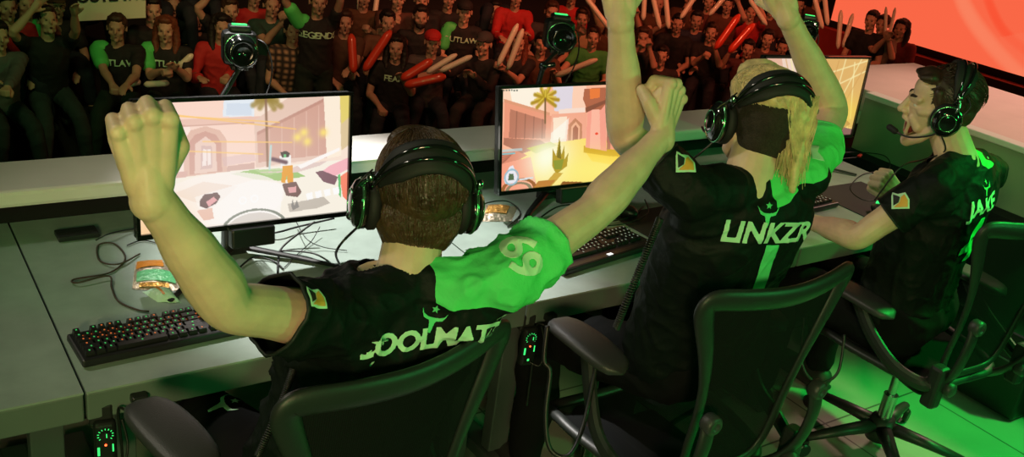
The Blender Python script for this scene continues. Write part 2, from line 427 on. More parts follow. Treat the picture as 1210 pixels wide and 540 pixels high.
def ledst(u, v):
    p = at(u, v, x=LX-.10); return ((5.6-p.y)/6.6+.5, (p.z-1.98)/4.2+.5)
def ledcurve(pts, wd, cc, al):
    C_ = [Vector((a, b, 0)) for a, b in (ledst(*q) for q in pts)]
    C_ = spline(C_, 8)
    for k in range(len(C_)-1): p_line(A, (C_[k].x, C_[k].y), (C_[k+1].x, C_[k+1].y), wd, cc, al)
ledcurve([(1128, -30), (1142, 10), (1170, 50), (1215, 95), (1260, 125)], .020, (255, 134, 98), .5)
ledcurve([(1160, -30), (1172, 10), (1192, 42), (1240, 80)], .012, (255, 84, 52), .5)
p_poly(A, [ledst(*q) for q in ((1180, 44), (1300, 20), (1300, 120), (1215, 85))], (255, 116, 82), .5)
Mled = Matrix.Rotation(-PI/2, 4, 'Z')
picture_mesh(A, 6.6, 4.2, screen_mat('orange_screen_glow', .95), 'display', led, Matrix.Translation((-.10, 0, 2.16)) @ Mled)
MB().box((0.0, 0, 2.14), (.16, 6.9, 4.5), bev=.02).build('screen_frame', MBLK, led)
MREDB = mat('dark_red_panel', (.35, .03, .02), .6, mottle=.1)
struct('wall_under_screen', bx(LX-.25, LX+.12, 1.0, 9.1, -1.45, -.22), MREDB)

# ---------------------------------------------------------------- desks
SEAM = [-.82, .37, 1.557, 2.745, 3.80]
labels = ['grey desk at the far left, mostly outside the frame, left of the narrow seam',
          'grey desk under the left monitor and the left keyboard, in front of the left chair',
          'grey desk under the middle monitor, between the two narrow seams',
          'grey desk in shadow under the right monitor, where the profile player leans']
for i in range(4):
    x0, x1 = SEAM[i]+.003, SEAM[i+1]-.003
    e = empty('gaming_desk', ((x0+x1)/2, 2.41, 0), labels[i], 'desk', 'row of grey stage desks')
    w = x1-x0
    MB().box((0, 0, .7275), (w, .955, .005)).build('desk_top', MDESK, e)
    MB().box((0, 0, .690), (w, .955, .070), bev=.004).build('edge_band', MDESKE, e)
    for s in (-1, 1):
        lx = w/2-.05 if s > 0 else -w/2+.11; l = MB().box((lx, -.27, .36), (.075, .05, .59), bev=.004)
        l.box((lx, .0, .0225), (.075, .72, .045), bev=.006).build('leg', MLEG, e)
    MB().box((.03, -.27, .62), (w-.24, .04, .06), bev=.004).build('cross_rail', MLEG, e)

# ---------------------------------------------------------------- monitors
MW, MH = .61, .365
def homog(src, dst):
    Aa = []
    for (x, y), (u, v) in zip(src, dst):
        Aa.append([x, y, 1, 0, 0, 0, -u*x, -u*y]); Aa.append([0, 0, 0, x, y, 1, -v*x, -v*y])
    return np.append(np.linalg.solve(np.array(Aa, float), np.array([c for p in dst for c in p], float)), 1).reshape(3, 3)
def mapper(TL, TR, BR, BL):
    H = homog([TL, TR, BR, BL], [(0, 1), (1, 1), (1, 0), (0, 0)])
    def f(*pts):
        out = []
        for x, y in pts:
            q = H @ np.array([x, y, 1.0]); out.append((q[0]/q[2], q[1]/q[2]))
        return out if len(out) > 1 else out[0]
    return f
def game_picture_left():
    A = painter(330, 190, (250, 226, 208)); S = mapper((163, 127), (416, 114), (413, 256), (167, 279)); P = lambda c, *p, **k: p_poly(A, S(*p), c, **k)
    P((252, 214, 196), (160, 118), (300, 112), (302, 200), (160, 214))
    P((255, 236, 225), (160, 150), (225, 147), (228, 205), (160, 212), al=.7)
    P((228, 236, 244), (265, 117), (300, 116), (300, 141), (263, 142)); P((200, 214, 232), (268, 126), (298, 126), (297, 140), (267, 140), al=.6)
    P((236, 190, 172), (200, 146), (312, 141), (312, 148), (200, 154)); P((214, 164, 146), (200, 153), (312, 147), (312, 149), (200, 155))
    P((226, 178, 158), (218, 212), (218, 170), (226, 158), (243, 153), (260, 158), (267, 168), (268, 207)); P((206, 148, 132), (224, 210), (224, 172), (231, 163), (243, 159), (255, 163), (261, 172), (262, 206))
    P((238, 200, 184), (230, 209), (231, 174), (243, 165), (255, 174), (256, 206)); P((214, 176, 168), (237, 204), (238, 176), (250, 176), (251, 202)); P((250, 232, 226), (239, 200), (240, 180), (244, 180), (244, 199)); P((250, 232, 226), (245, 199), (245, 180), (249, 180), (249, 198))
    P((216, 164, 152), (165, 213), (222, 205), (222, 214), (165, 222)); P((210, 164, 150), (268, 200), (300, 196), (300, 206), (268, 210))
    P((232, 196, 178), (300, 146), (345, 116), (385, 114), (392, 190), (302, 202)); P((212, 160, 142), (303, 162), (384, 122), (391, 186), (305, 196)); P((196, 142, 126), (303, 160), (384, 119), (384, 123), (303, 164))
    for k in range(5): x = 318+k*15; p_line(A, S((x, 156-k*7), (x, 192-k))[0], S((x, 156-k*7), (x, 192-k))[1], .004, (236, 196, 178), .6)
    P((255, 238, 216), (384, 112), (404, 110), (406, 188), (388, 192)); P((222, 196, 150), (404, 112), (420, 110), (420, 172), (406, 182)); P((232, 214, 90), (404, 114), (419, 112), (417, 140), (406, 150), al=.7)
    P((206, 168, 176), (262, 190), (300, 184), (302, 194), (264, 200), al=.4)
    for dx, dy in ((-16, 6), (-11, 0), (-4, -3), (5, -3), (12, 0), (17, 7), (-8, 9), (9, 10)): p_line(A, S((315, 119)), S((315+dx, 122+dy)), .022, (150, 124, 52), .8)
    p_line(A, S((314, 120)), S((316, 204)), .010, (134, 96, 72), .9)
    P((250, 242, 226), (165, 219), (272, 206), (418, 192), (416, 262), (165, 284)); P((148, 192, 104), (272, 209), (300, 204), (348, 206), (362, 213), (330, 218), (300, 216)); P((178, 210, 140), (300, 205), (330, 203), (345, 206), (315, 211), al=.8)
    p_ell(A, S((262, 240)), (.30, .22), (255, 246, 240), .8); P((240, 214, 196), (205, 232), (240, 218), (280, 224), (250, 250), al=.6); P((255, 253, 250), (230, 236), (300, 216), (335, 222), (330, 262), (240, 270), al=.7)
    P((226, 200, 192), (300, 208), (338, 206), (352, 200), (390, 194), (380, 200), (352, 208)); P((255, 250, 246), (352, 200), (404, 178), (404, 182), (356, 204))
    p_ell(A, S((176, 276)), (.16, .26), (255, 176, 90), .55, soft=1.2); P((120, 180, 70), (166, 258), (170, 238), (174, 238), (171, 262))
    P((98, 72, 70), (236, 240), (241, 233), (256, 231), (260, 236), (255, 244), (243, 250), (236, 247)); P((232, 158, 160), (243, 242), (252, 236), (256, 240), (246, 248)); P((236, 190, 170), (232, 252), (250, 249), (252, 262), (240, 264)); 
    P((250, 246, 240), (330, 188), (344, 187), (344, 202), (332, 203)); P((60, 50, 44), (331, 184), (338, 182), (343, 185), (341, 190), (333, 190)); p_line(A, S((322, 192)), S((338, 196)), .016, (90, 60, 70)); p_line(A, S((320, 176)), S((318, 204)), .008, (180, 220, 216))
    P((232, 150, 40), (334, 200), (346, 199), (347, 220), (340, 221), (339, 210), (337, 221), (332, 220)); P((110, 80, 74), (333, 222), (350, 219), (357, 232), (352, 238), (338, 236)); P((226, 160, 160), (340, 226), (350, 225), (350, 232), (342, 233)); P((90, 190, 110), (335, 186), (338, 186), (338, 190), (335, 190))
    P((246, 176, 186), (378, 210), (392, 200), (416, 190), (416, 204), (396, 214)); P((120, 84, 92), (374, 208), (382, 206), (402, 214), (398, 224), (384, 220)); P((250, 130, 100), (404, 214), (416, 206), (416, 246), (408, 238)); P((96, 190, 110), (402, 212), (405, 210), (406, 240), (403, 236))
    P((196, 186, 172), (340, 246), (384, 238), (392, 246), (376, 252), (342, 256)); P((120, 116, 112), (344, 248), (346, 240), (348, 249), (351, 241), (354, 250), (346, 254), al=.8)
    for k in range(4): P((255, 255, 255), (362+k*11, 234-k*2), (370+k*11, 232-k*2), (371+k*11, 240-k*2), (364+k*11, 242-k*2), al=.9)
    for q, r_ in (((286, 241), .016), ((300, 239), .016)): p_ell(A, S(q), (r_, r_*1.7), (255, 255, 255), .9, ring=.25)
    p_ell(A, S((300, 278)), (.16, .18), (120, 126, 112), .9, ring=.05); p_ell(A, S((300, 280)), (.15, .17), (206, 196, 186), .7)
    for a_, b_ in (((170, 136), (350, 156)), ((240, 171), (345, 172)), ((180, 140), (330, 148)), ((170, 180), (310, 186))): p_line(A, S(a_), S(b_), .005, (255, 196, 96), .85)
    for q in ((360, 160), (364, 171), (384, 160), (352, 166)): p_ell(A, S(q), (.03, .05), (255, 226, 110), .95, soft=.5)
    p_ell(A, (.35, .45), (.6, .5), (255, 246, 240), .35, soft=1.0)
    return A
def game_picture_middle():
    A = painter(330, 190, (252, 182, 150)); S = mapper((593, 106), (750, 99), (749, 207), (596, 227)); P = lambda c, *p, **k: p_poly(A, S(*p), c, **k)
    P((255, 214, 186), (590, 104), (645, 101), (645, 140), (592, 120)); P((255, 246, 232), (602, 104), (640, 102), (628, 130), (606, 122), al=.8); P((226, 150, 118), (596, 118), (650, 134), (650, 138), (597, 123))
    P((238, 150, 122), (597, 122), (652, 138), (652, 168), (598, 172)); P((190, 116, 96), (604, 130), (646, 143), (646, 164), (604, 164)); 
    for k in range(4): x = 612+k*10; p_line(A, S((x, 133+k*3)), S((x, 164)), .006, (150, 90, 76), .8)
    P((226, 214, 226), (652, 103), (677, 102), (675, 134), (655, 132)); P((255, 206, 180), (675, 101), (690, 101), (690, 138), (675, 138)); P((250, 220, 204), (660, 130), (690, 128), (690, 136), (660, 137))
    P((246, 168, 140), (652, 136), (692, 133), (692, 168), (653, 170)); P((255, 226, 200), (654, 140), (670, 138), (668, 164), (655, 166)); P((200, 128, 96), (672, 168), (672, 148), (679, 140), (687, 147), (688, 166)); P((244, 176, 140), (675, 168), (675, 150), (680, 144), (685, 150), (685, 166)); P((176, 104, 80), (677, 166), (677, 152), (680, 148), (683, 152), (683, 165))
    P((255, 250, 240), (652, 158), (672, 140), (670, 168), (652, 170), al=.7)
    for dx, dy in ((-15, 6), (-12, -4), (-5, -11), (4, -12), (11, -7), (15, 2), (12, 9), (-9, 11), (0, -8)): p_line(A, S((644, 117)), S((644+dx, 117+dy)), .018, (176, 134, 26), .95); p_line(A, S((644, 115)), S((644+dx*.8, 114+dy*.8)), .008, (222, 190, 70), .9)
    p_line(A, S((644, 118)), S((645, 146)), .010, (120, 80, 50))
    P((255, 222, 110), (592, 200), (640, 172), (700, 162), (760, 178), (760, 232), (592, 236)); P((224, 132, 106), (592, 182), (612, 178), (626, 184), (592, 204)); P((250, 156, 128), (592, 196), (630, 186), (640, 226), (592, 232)); P((180, 110, 90), (598, 164), (640, 166), (650, 172), (620, 182), (598, 172)); P((196, 186, 60), (625, 176), (652, 168), (660, 172), (636, 182)); 
    for k in range(5): p_line(A, S((593, 186+k*3)), S((611-k*2, 181+k*2)), .005, (160, 86, 70), .8)
    P((255, 206, 60), (690, 176), (720, 180), (760, 178), (760, 200), (700, 190)); P((206, 150, 20), (690, 172), (716, 176), (752, 172), (756, 184), (720, 184), (690, 180), al=.9)
    P((250, 160, 140), (693, 120), (712, 118), (716, 178), (692, 174)); P((255, 184, 160), (697, 128), (706, 128), (709, 176), (697, 175)); P((180, 98, 72), (688, 106), (712, 104), (715, 120), (708, 130), (692, 130), (687, 118)); P((236, 120, 60), (694, 106), (706, 105), (706, 116), (695, 118)); P((140, 76, 60), (690, 128), (714, 118), (714, 122), (691, 134)); P((244, 150, 128), (716, 104), (752, 100), (752, 176), (718, 176)); P((180, 110, 94), (714, 104), (718, 104), (720, 176), (716, 176))
    for q in ((704, 158), (722, 160), (728, 162)): p_ell(A, S(q), (.012, .012), (240, 60, 40), .9)
    p_ell(A, S((650, 188)), (.17, .26), (255, 255, 236), 1.0, soft=1.0); p_ell(A, S((700, 200)), (.30, .18), (255, 244, 130), .75, soft=1.0); p_ell(A, S((735, 212)), (.12, .12), (255, 255, 220), .8, soft=.8)
    P((186, 156, 50), (655, 186), (655, 176), (659, 184), (662, 162), (665, 183), (668, 172), (669, 188), (673, 180), (672, 196), (660, 206), (655, 196)); P((128, 110, 40), (660, 186), (663, 166), (665, 188), al=.9); P((120, 150, 60), (656, 190), (668, 188), (666, 200), (658, 200), al=.6); P((210, 170, 70), (640, 226), (658, 204), (668, 204), (650, 226))
    p_ell(A, S((618, 224)), (.11, .10), (160, 96, 50), .95, ring=.12); p_ell(A, S((618, 225)), (.08, .07), (120, 120, 90), .8, ring=.15); P((196, 130, 60), (632, 226), (640, 214), (660, 212), (650, 224)); P((150, 90, 40), (662, 222), (668, 214), (690, 214), (700, 220)); 
    P((236, 232, 240), (600, 212), (606, 198), (610, 196), (616, 210), (614, 217), (602, 218)); p_ell(A, S((609, 210)), (.045, .075), (150, 190, 206), .9, ring=.12); P((90, 110, 80), (606, 206), (611, 206), (612, 213), (605, 214)); P((220, 226, 226), (618, 212), (634, 209), (634, 211), (618, 214))
    P((190, 206, 206), (597, 178), (620, 176), (620, 179), (597, 181), al=.8); P((120, 210, 220), (597, 182), (612, 181), (612, 183), (597, 184), al=.8)
    for x in range(595, 612, 3): P((60, 60, 60), (x, 107), (x+2, 107), (x+2, 109), (x, 109), al=.7)
    return A
def game_picture_right():
    A = painter(240, 140, (250, 208, 130)); S = mapper((906, 70), (1026, 71), (1004, 158), (886, 166)); P = lambda c, *p, **k: p_poly(A, S(*p), c, **k)
    P((236, 186, 160), (906, 70), (950, 70), (940, 120), (900, 130)); P((250, 226, 210), (925, 70), (948, 70), (942, 110), (930, 110), al=.8)
    P((232, 184, 110), (970, 70), (1026, 71), (1010, 150), (985, 150)); P((255, 232, 150), (960, 120), (985, 105), (1004, 158), (940, 164), al=.8)
    for a_, b_ in (((1026, 84), (985, 104)), ((1018, 72), (988, 128)), ((1000, 72), (986, 120)), ((1024, 74), (975, 90)), ((1010, 76), (1004, 140)), ((936, 72), (944, 118)), ((915, 80), (940, 130))): p_line(A, S(a_), S(b_), .010, (255, 240, 176), .8)
    for a_, b_ in (((1022, 80), (1000, 118)), ((992, 74), (982, 108)), ((930, 72), (938, 112))): p_line(A, S(a_), S(b_), .008, (214, 156, 84), .6)
    p_ell(A, S((1000, 134)), (.14, .2), (255, 226, 90), .7, soft=1.0); P((150, 110, 100), (985, 160), (996, 150), (1006, 152), (1004, 160)); P((180, 130, 60), (980, 154), (1000, 142), (1004, 146), (988, 158), al=.5)
    return A
def make_monitor(pose, A, label, es, arms=True):
    x, y, z, yaw, tilt, roll = pose
    root = empty('gaming_monitor', (x, y, z), label, 'monitor', 'gaming monitors on the desks'); root.rotation_euler = (0, 0, 0)
    M = Matrix.Rotation(yaw, 4, 'Z') @ Matrix.Rotation(tilt, 4, 'X') @ Matrix.Rotation(roll, 4, 'Y')
    Z0 = .7305-z
    p = MB().box((0, .017, 0), (MW, .026, MH), bev=.005); p.box((0, .045, 0), (.40, .035, .24), bev=.012).build('housing', MBLK, root, M=M)
    bz = MB(); t = .009
    bz.box((0, -.001, MH/2-t/2), (MW, .012, t)); bz.box((0, -.001, -MH/2+.007), (MW, .012, .014)); bz.box((-MW/2+t/2, -.001, 0), (t, .012, MH-.02)); bz.box((MW/2-t/2, -.001, 0), (t, .012, MH-.02))
    bz.build('bezel', MGLOSS, root, M=M)
    picture_mesh(A, MW-2*t, MH-.023, screen_mat('game_picture', es), 'display', root, M @ Matrix.Translation((0, .002, .0025)))
    Y = Matrix.Rotation(yaw, 4, 'Z')
    n = MB().box((0, .10, (-.02+Z0)/2), (.07, .035, abs(Z0)-.0+.06), bev=.008); n.box((0, .075, .03), (.10, .05, .08), bev=.01)
    n.build('stand_neck', MBLK, root, M=Y)
    MB().box((0, -.012, -.205), (.125, .035, .055), bev=.006).build('connector_box', MBLK, root, M=M)
    o = MB()
    for s in (-1, 0, 1): o.box((.048+s*.009, .08, -.14), (.005, .04, .09), M=Y)
    o.build('orange_stripe', MCOPPER, root)
    for s in (-1, 1):
        f = MB(); f.tube([(0, .10, Z0+.022), (s*.15, -.02, Z0+.010), (s*.26, -.13, Z0+.006)], [.016, .012, .008], 8, flat=(.45, 1.0), up=(0, 0, 1)); f.build('stand_foot', MBLK, root, M=Y)
    return root
MCOPPER = mat('copper_stripe', (.45, .16, .06), .4, .5)
make_monitor((.905, 2.405, 1.044, .033, -.127, .02), game_picture_left(), 'leftmost black gaming monitor, pale pink stone archway and a figure in orange trousers on screen', .98)
make_monitor((2.099, 2.501, 1.001, -.024, -.2, 0), game_picture_middle(), 'middle black gaming monitor, palm tree and glowing yellow street on screen', .98)
make_monitor((3.435, 2.57, 1.05, -.111, -.042, 0), game_picture_right(), 'rightmost gaming monitor with pale golden streaks, behind the raised arm', .92)
# ---------------------------------------------------------------- chairs
def catmull2(pts, sub=6): return [Vector((p.x, 0, p.z)) for p in spline([(x, 0, z) for x, z in pts], sub, closed=True)]
def make_chair(loc, yaw, label, padz=.70, recline=0.0):
    root = empty('task_chair', loc, label, 'chair', 'mesh-backed task chairs', rz=yaw)
    def yb(x, z): return -.235-(.15+recline)*(z-.5)+.055*(x/.28)**2*(.4+.6*min(1, max(0, (z-.5)/.5)))
    half = [(0, .485), (.10, .49), (.145, .53), (.158, .60), (.163, .70), (.178, .80), (.206, .90), (.236, .985), (.247, 1.035), (.222, 1.052), (.13, 1.048), (0, 1.042)]
    out = half+[(-x, z) for x, z in half[-2:0:-1]]
    O = catmull2(out, 5); ring = [Vector((p.x, yb(p.x, p.z), p.z)) for p in O]
    def wid(p):
        t = max(0, min(1, (p.z-.80)/.22)); return .013+.011*t
    f = MB(); f.tube(ring, [wid(p) for p in ring], 12, closed=True, flat=(.62, 1.25), up=(0, 1, .15)); f.build('back_frame', MFRAME, root, smooth=True)
    g = MB(); n = 26; rows = []
    zs = sorted(set(round(p.z, 4) for p in ring)); zmin, zmax = .487, 1.045
    R = [p for p in ring[:len(ring)//2+1]]
    def halfw(z):
        best = 0
        for i in range(len(R)-1):
            z0, z1 = R[i].z, R[i+1].z
            if (z0-z)*(z1-z) <= 0 and abs(z1-z0) > 1e-7: best = max(best, R[i].x+(R[i+1].x-R[i].x)*(z-z0)/(z1-z0))
        return best
    for i in range(41):
        z = zmin+(zmax-zmin)*i/40; w = max(.01, halfw(z)); rows.append([(w*(2*j/n-1), yb(w*(2*j/n-1), z)+.004, z) for j in range(n+1)])
    V = [p for r in rows for p in r]; F = [(i*(n+1)+j, i*(n+1)+j+1, (i+1)*(n+1)+j+1, (i+1)*(n+1)+j) for i in range(40) for j in range(n)]
    g.add(V, F); g.build('back_mesh', MMESH, root, smooth=True)
    # carrying arms of the back with their pivots
    for s in (-1, 1):
        u = MB(); u.tube(spline([(s*.195, -.318, .735), (s*.205, -.325, .66), (s*.200, -.300, .54), (s*.17, -.22, .44), (s*.10, -.08, .40)], 6), .019, 10, flat=(.6, 1.3), up=(0, 1, 0))
        u.build('back_upright', MFRAME, root, smooth=True)
        pv = MB(); Mx = Matrix.Translation((s*.195, -.322, .735)) @ Matrix.Rotation(PI/2, 4, 'X')
        pv.lathe([(0, -.016), (.022, -.016), (.026, -.010), (.026, .014), (.020, .020), (.012, .020), (.010, .016), (0, .016)], 20, Mx); 
        pv.build('pivot_knob', MPAD, root, smooth=True); pv = MB(); Mx = Matrix.Translation((s*.195, -.305, .50)) @ Matrix.Rotation(PI/2, 4, 'X'); pv.lathe([(0, -.02), (.02, -.02), (.024, -.012), (.024, .012), (.016, .018), (0, .018)], 20, Mx)
        pv.build('pivot_knob', MPAD, root, smooth=True)
        a = MB(); a.tube(spline([(s*.21, -.27, .52), (s*.26, -.25, .50), (s*.295, -.16, .52), (s*.30, -.05, .58), (s*.295, .04, padz-.02)], 7), .02, 10, flat=(.7, 1.25), up=(s, 0, 0))
        a.box((s*.225, -.275, .50), (.05, .05, .15), bev=.012); ar = a.build('arm_bracket', MFRAME, root, smooth=False)
        # urethane arm pad
        pd = MB(); secs = []
        for k in range(15):
            t = k/14; yy = -.11+.29*t; ww = (.046+.010*math.sin(PI*t))*math.sqrt(max(0.02, 1-abs(2*t-1)**6)); hh = .017*math.sqrt(max(.05, 1-abs(2*t-1)**8)); zz = padz-.010*abs(2*t-1)**2
            secs.append([(s*.30+ww*math.copysign(abs(math.cos(q))**.6, math.cos(q)), yy, zz+hh*math.copysign(abs(math.sin(q))**.7, math.sin(q))) for q in [2*PI*j/20 for j in range(20)]])
        pd.rings(secs); pd.build('arm_pad', MPAD, root, smooth=True)
    # seat
    so = [(0, -.23), (.14, -.225), (.21, -.16), (.245, 0), (.25, .14), (.21, .235), (.10, .25), (0, .25)]; so = so+[(-x, y) for x, y in so[-2:0:-1]]
    sr = [Vector((p.x, p.z, .455+.012*(p.x/.25)**2-.03*max(0, (p.z-.15)/.1))) for p in catmull2(so, 5)]
    MB().tube(sr, .014, 10, closed=True, flat=(1, 1.3), up=(0, 0, 1)).build('seat_frame', MFRAME, root, smooth=True)
    sm = MB(); c = sum(sr, Vector())/len(sr); c.z -= .012; sm.add([tuple(c)]+[tuple(p) for p in sr], [(0, i+1, (i+1) % len(sr)+1) for i in range(len(sr))]); sm.build('seat_mesh', MMESH, root, smooth=True)
    t = MB().box((0, .0, .40), (.20, .26, .055), bev=.02); t.box((0, -.12, .42), (.30, .05, .05), bev=.015); t.tube([(.10, .05, .41), (.24, .08, .41)], .008, 8); t.build('tilt_housing', MFRAME, root)
    MB().lathe([(.0, .13), (.026, .13), (.026, .25), (.015, .25), (.015, .39), (0, .39)], 20).build('gas_column', MCHROME, root, smooth=False)
    bs = MB().lathe([(0, .06), (.045, .06), (.05, .09), (.042, .15), (0, .15)], 20)
    for k in range(5):
        a = 2*PI*k/5+.35; d = Vector((math.cos(a), math.sin(a), 0)); bs.tube([d*.03+Vector((0, 0, .115)), d*.16+Vector((0, 0, .098)), d*.30+Vector((0, 0, .075))], [.030, .024, .017], 10, flat=(.8, 1), up=(0, 0, 1))
    bs.build('star_base', MFRAME, root, smooth=True)
    for k in range(5):
        a = 2*PI*k/5+.35; d = Vector((math.cos(a), math.sin(a), 0)); cs = MB()
        for s in (-1, 1):
            Mx = Matrix.Translation(d*.31+Vector((0, 0, .0275))+Vector((-d.y, d.x, 0))*s*.014) @ Matrix.Rotation(a, 4, 'Z') @ Matrix.Rotation(PI/2, 4, 'X')
            cs.lathe([(0, -.009), (.022, -.009), (.0275, -.005), (.0275, .005), (.022, .009), (0, .009)], 18, Mx)
        cs.box(tuple(d*.305+Vector((0, 0, .05))), (.03, .03, .03), bev=.008); cs.build('caster', MBLK, root)
    return root
CH1 = make_chair((.755, 1.60, 0), math.radians(10), 'nearest mesh task chair, its back cropped by the bottom edge of the frame', .83)
CH2 = make_chair((1.815, 1.58, 0), math.radians(0), 'middle mesh task chair with the whole back in view, behind the blond player', .785)
CH3 = make_chair((3.03, 1.60, 0), math.radians(-4), 'farthest mesh task chair with its five-star base in view, behind the player in profile', .68)

# ---------------------------------------------------------------- hands, heads, bodies
def fist(b, M, s=1.0, side=1):
    """closed fist in its own frame: Z wrist to knuckles, Y back of the hand, X thumb side"""
    T = lambda x, y, z: M @ Vector((x*s*side, y*s, z*s))
    C = lambda p, r, q, r2: b.cap(T(*p), r*s, T(*q), r2*s, 14)
    for x, xz, z, r in ((.032, .016, .088, .0118), (.0110, .006, .095, .0122), (-.0105, -.005, .089, .0116), (-.0305, -.015, .078, .0105)):
        C((xz, -.004, 0), .016, (x, .001, z-.006), r*.95); C((x, .005, z-.001), r*1.02, (x, .005, z), r*1.02)
        C((x, .003, z), r, (x*1.02, -.034, z+.004), r*.90)
        C((x*1.02, -.036, z+.003), r*.90, (x, -.046, z-.028), r*.86)
        C((x, -.046, z-.028), r*.86, (x*.95, -.020, z-.040), r*.78)
    C((.0, -.016, .02), .020, (.0, -.020, .058), .022); C((.016, -.014, .03), .020, (.02, -.016, .065), .018); C((-.016, -.014, .03), .020, (-.016, -.014, .06), .018)
    C((.018, -.010, .012), .017, (.043, -.026, .040), .0150); C((.043, -.026, .040), .0145, (.040, -.052, .066), .0125); C((.040, -.052, .066), .0125, (.010, -.061, .064), .0108)
    C((0, 0, -.02), .028, (0, -.008, .025), .022)
def open_hand(b, M, s=1.0, side=1, curl=.25):
    T = lambda x, y, z: M @ Vector((x*s*side, y*s, z*s)); C = lambda p, r, q, r2: b.cap(T(*p), r*s, T(*q), r2*s, 10)
    for x, z, r, l in ((.028, .088, .0100, .072), (.0095, .092, .0102, .080), (-.0095, .088, .0098, .074), (-.027, .078, .0088, .058)):
        C((x*.5, 0, 0), .016, (x, 0, z), .0115)
        p = [Vector((x, 0, z))]; a = 0
        for k in range(3):
            a += curl; p.append(p[-1]+Vector((x*.12, -math.sin(a), math.cos(a)))*l*(.42, .32, .26)[k])
        for k in range(3): C(tuple(p[k]), r*(1-.08*k), tuple(p[k+1]), r*(.92-.08*k))
    C((0, -.008, .02), .022, (0, -.008, .066), .020)
    C((.018, -.006, .012), .016, (.046, -.012, .040), .0135); C((.046, -.012, .040), .013, (.062, -.020, .072), .0105)
def head_prims(b, M, mouth=0.0, s=1.0):
    P = lambda x, y, z: M @ Vector((x, y, z)); E = lambda c, r: b.ell(c, r, M, 24, 16)
    C = lambda p, r, q, r2: b.cap(P(*p), r*s, P(*q), r2*s, 14)
    E((0, -.012, .030), (.077, .098, .088)); E((0, .035, -.020), (.064, .060, .080)); E((0, .030, .045), (.066, .062, .055))
    dz = -.030*mouth
    for t in (-1, 1):
        C((t*.058, -.005, -.045), .018, (t*.040, .045, -.085+dz*.7), .017); C((t*.040, .045, -.085+dz*.7), .017, (t*.012, .074, -.102+dz), .017)
        C((t*.050, .060, -.016), .016, (t*.056, .020, -.012), .018); C((t*.012, .092, .018), .010, (t*.048, .074, .020), .011)
        C((t*.030, .078, -.045), .014, (t*.040, .058, -.062+dz*.4), .016)
        E((t*.013, .104, -.034), (.008, .010, .007)); C((t*.079, -.012, .014), .007, (t*.083, -.020, -.010), .008); C((t*.083, -.020, -.010), .007, (t*.078, -.006, -.030), .006)
        C((t*.016, .094, .0085), .005, (t*.044, .078, .007), .006); C((t*.018, .090, -.012), .005, (t*.042, .076, -.010), .006)
    C((0, .094, .012), .010, (0, .110, -.018), .010); C((0, .110, -.018), .010, (0, .116, -.030), .0115); C((0, .098, -.030), .012, (0, .094, -.046), .012)
    E((0, .072, -.104+dz), (.022, .020, .018)); 
    up = [(-.026, .084, -.062), (-.012, .098, -.055), (0, .100, -.056), (.012, .098, -.055), (.026, .084, -.062)]
    lo = [(-.026, .084, -.064), (-.014, .094-.010*mouth, -.072+dz), (0, .096-.012*mouth, -.075+dz), (.014, .094-.010*mouth, -.072+dz), (.026, .084, -.064)]
    for q in (up, lo):
        for i in range(4): C(q[i], .0062, q[i+1], .0062)
    if mouth < .3: E((0, .080, -.064), (.026, .014, .012))
def face_parts(root, M, mouth, eyes=True):
    if mouth > .3:
        b = MB(); b.ell((0, .075, -.066-.014*mouth), (.025, .0165, .012+.014*mouth), M); b.build('mouth', MMOUTH, root, smooth=True)
        b = MB(); b.tube([M @ Vector(p) for p in spline([(-.019, .083, -.064), (0, .092, -.062), (.019, .083, -.064)], 5)], .0035, 8); b.build('teeth', MTEETH, root, smooth=True)
        b = MB(); b.ell((0, .082, -.080-.020*mouth), (.015, .010, .006), M); b.build('tongue', MTONGUE, root, smooth=True)
    for t in (-1, 1):
        b = MB(); b.ell((t*.031, .0745, -.002), (.0125, .0125, .0095), M); e = b.build('eye', MEYE, root, smooth=True)
        b = MB(); b.ell((t*.030, .0845, -.002), (.0055, .004, .0055), M); wparent(b.build('iris', MIRIS, None, smooth=True), e)
        b = MB(); b.tube([M @ Vector(p) for p in spline([(t*.012, .0985, .018), (t*.028, .0945, .026), (t*.050, .077, .024)], 4)], [.0035, .004, .0045, .005, .005, .0045, .004, .003, .002], 8, flat=(1.0, .7)); b.build('eyebrow', MBROW, root, smooth=True)
def strands(mb, c, r, starts, flow, steps, M, w=.0011, lift=0.0, jit=.15, rng=random):
    c = Vector(c); r = Vector(r)
    def proj(p, k):
        q = p-c; l = math.sqrt((q.x/r.x)**2+(q.y/r.y)**2+(q.z/r.z)**2); return c+q/l*k
    for (p, n, st) in starts:
        p = Vector(p); k = 1.0+rng.uniform(-.01, .02)+lift; pts = [proj(p, k)]; j = Vector((rng.uniform(-jit, jit), rng.uniform(-jit, jit), rng.uniform(-jit, jit)))
        for i in range(n):
            d = Vector(flow(pts[-1]))+j; 
            if d.length < 1e-6: d = Vector((0, -1, 0))
            pts.append(proj(pts[-1]+d.normalized()*st, k+.004*math.sin(i)))
        m = len(pts); mb.tube([M @ q for q in pts], [w*(1-.7*i/m) for i in range(m)], 4)
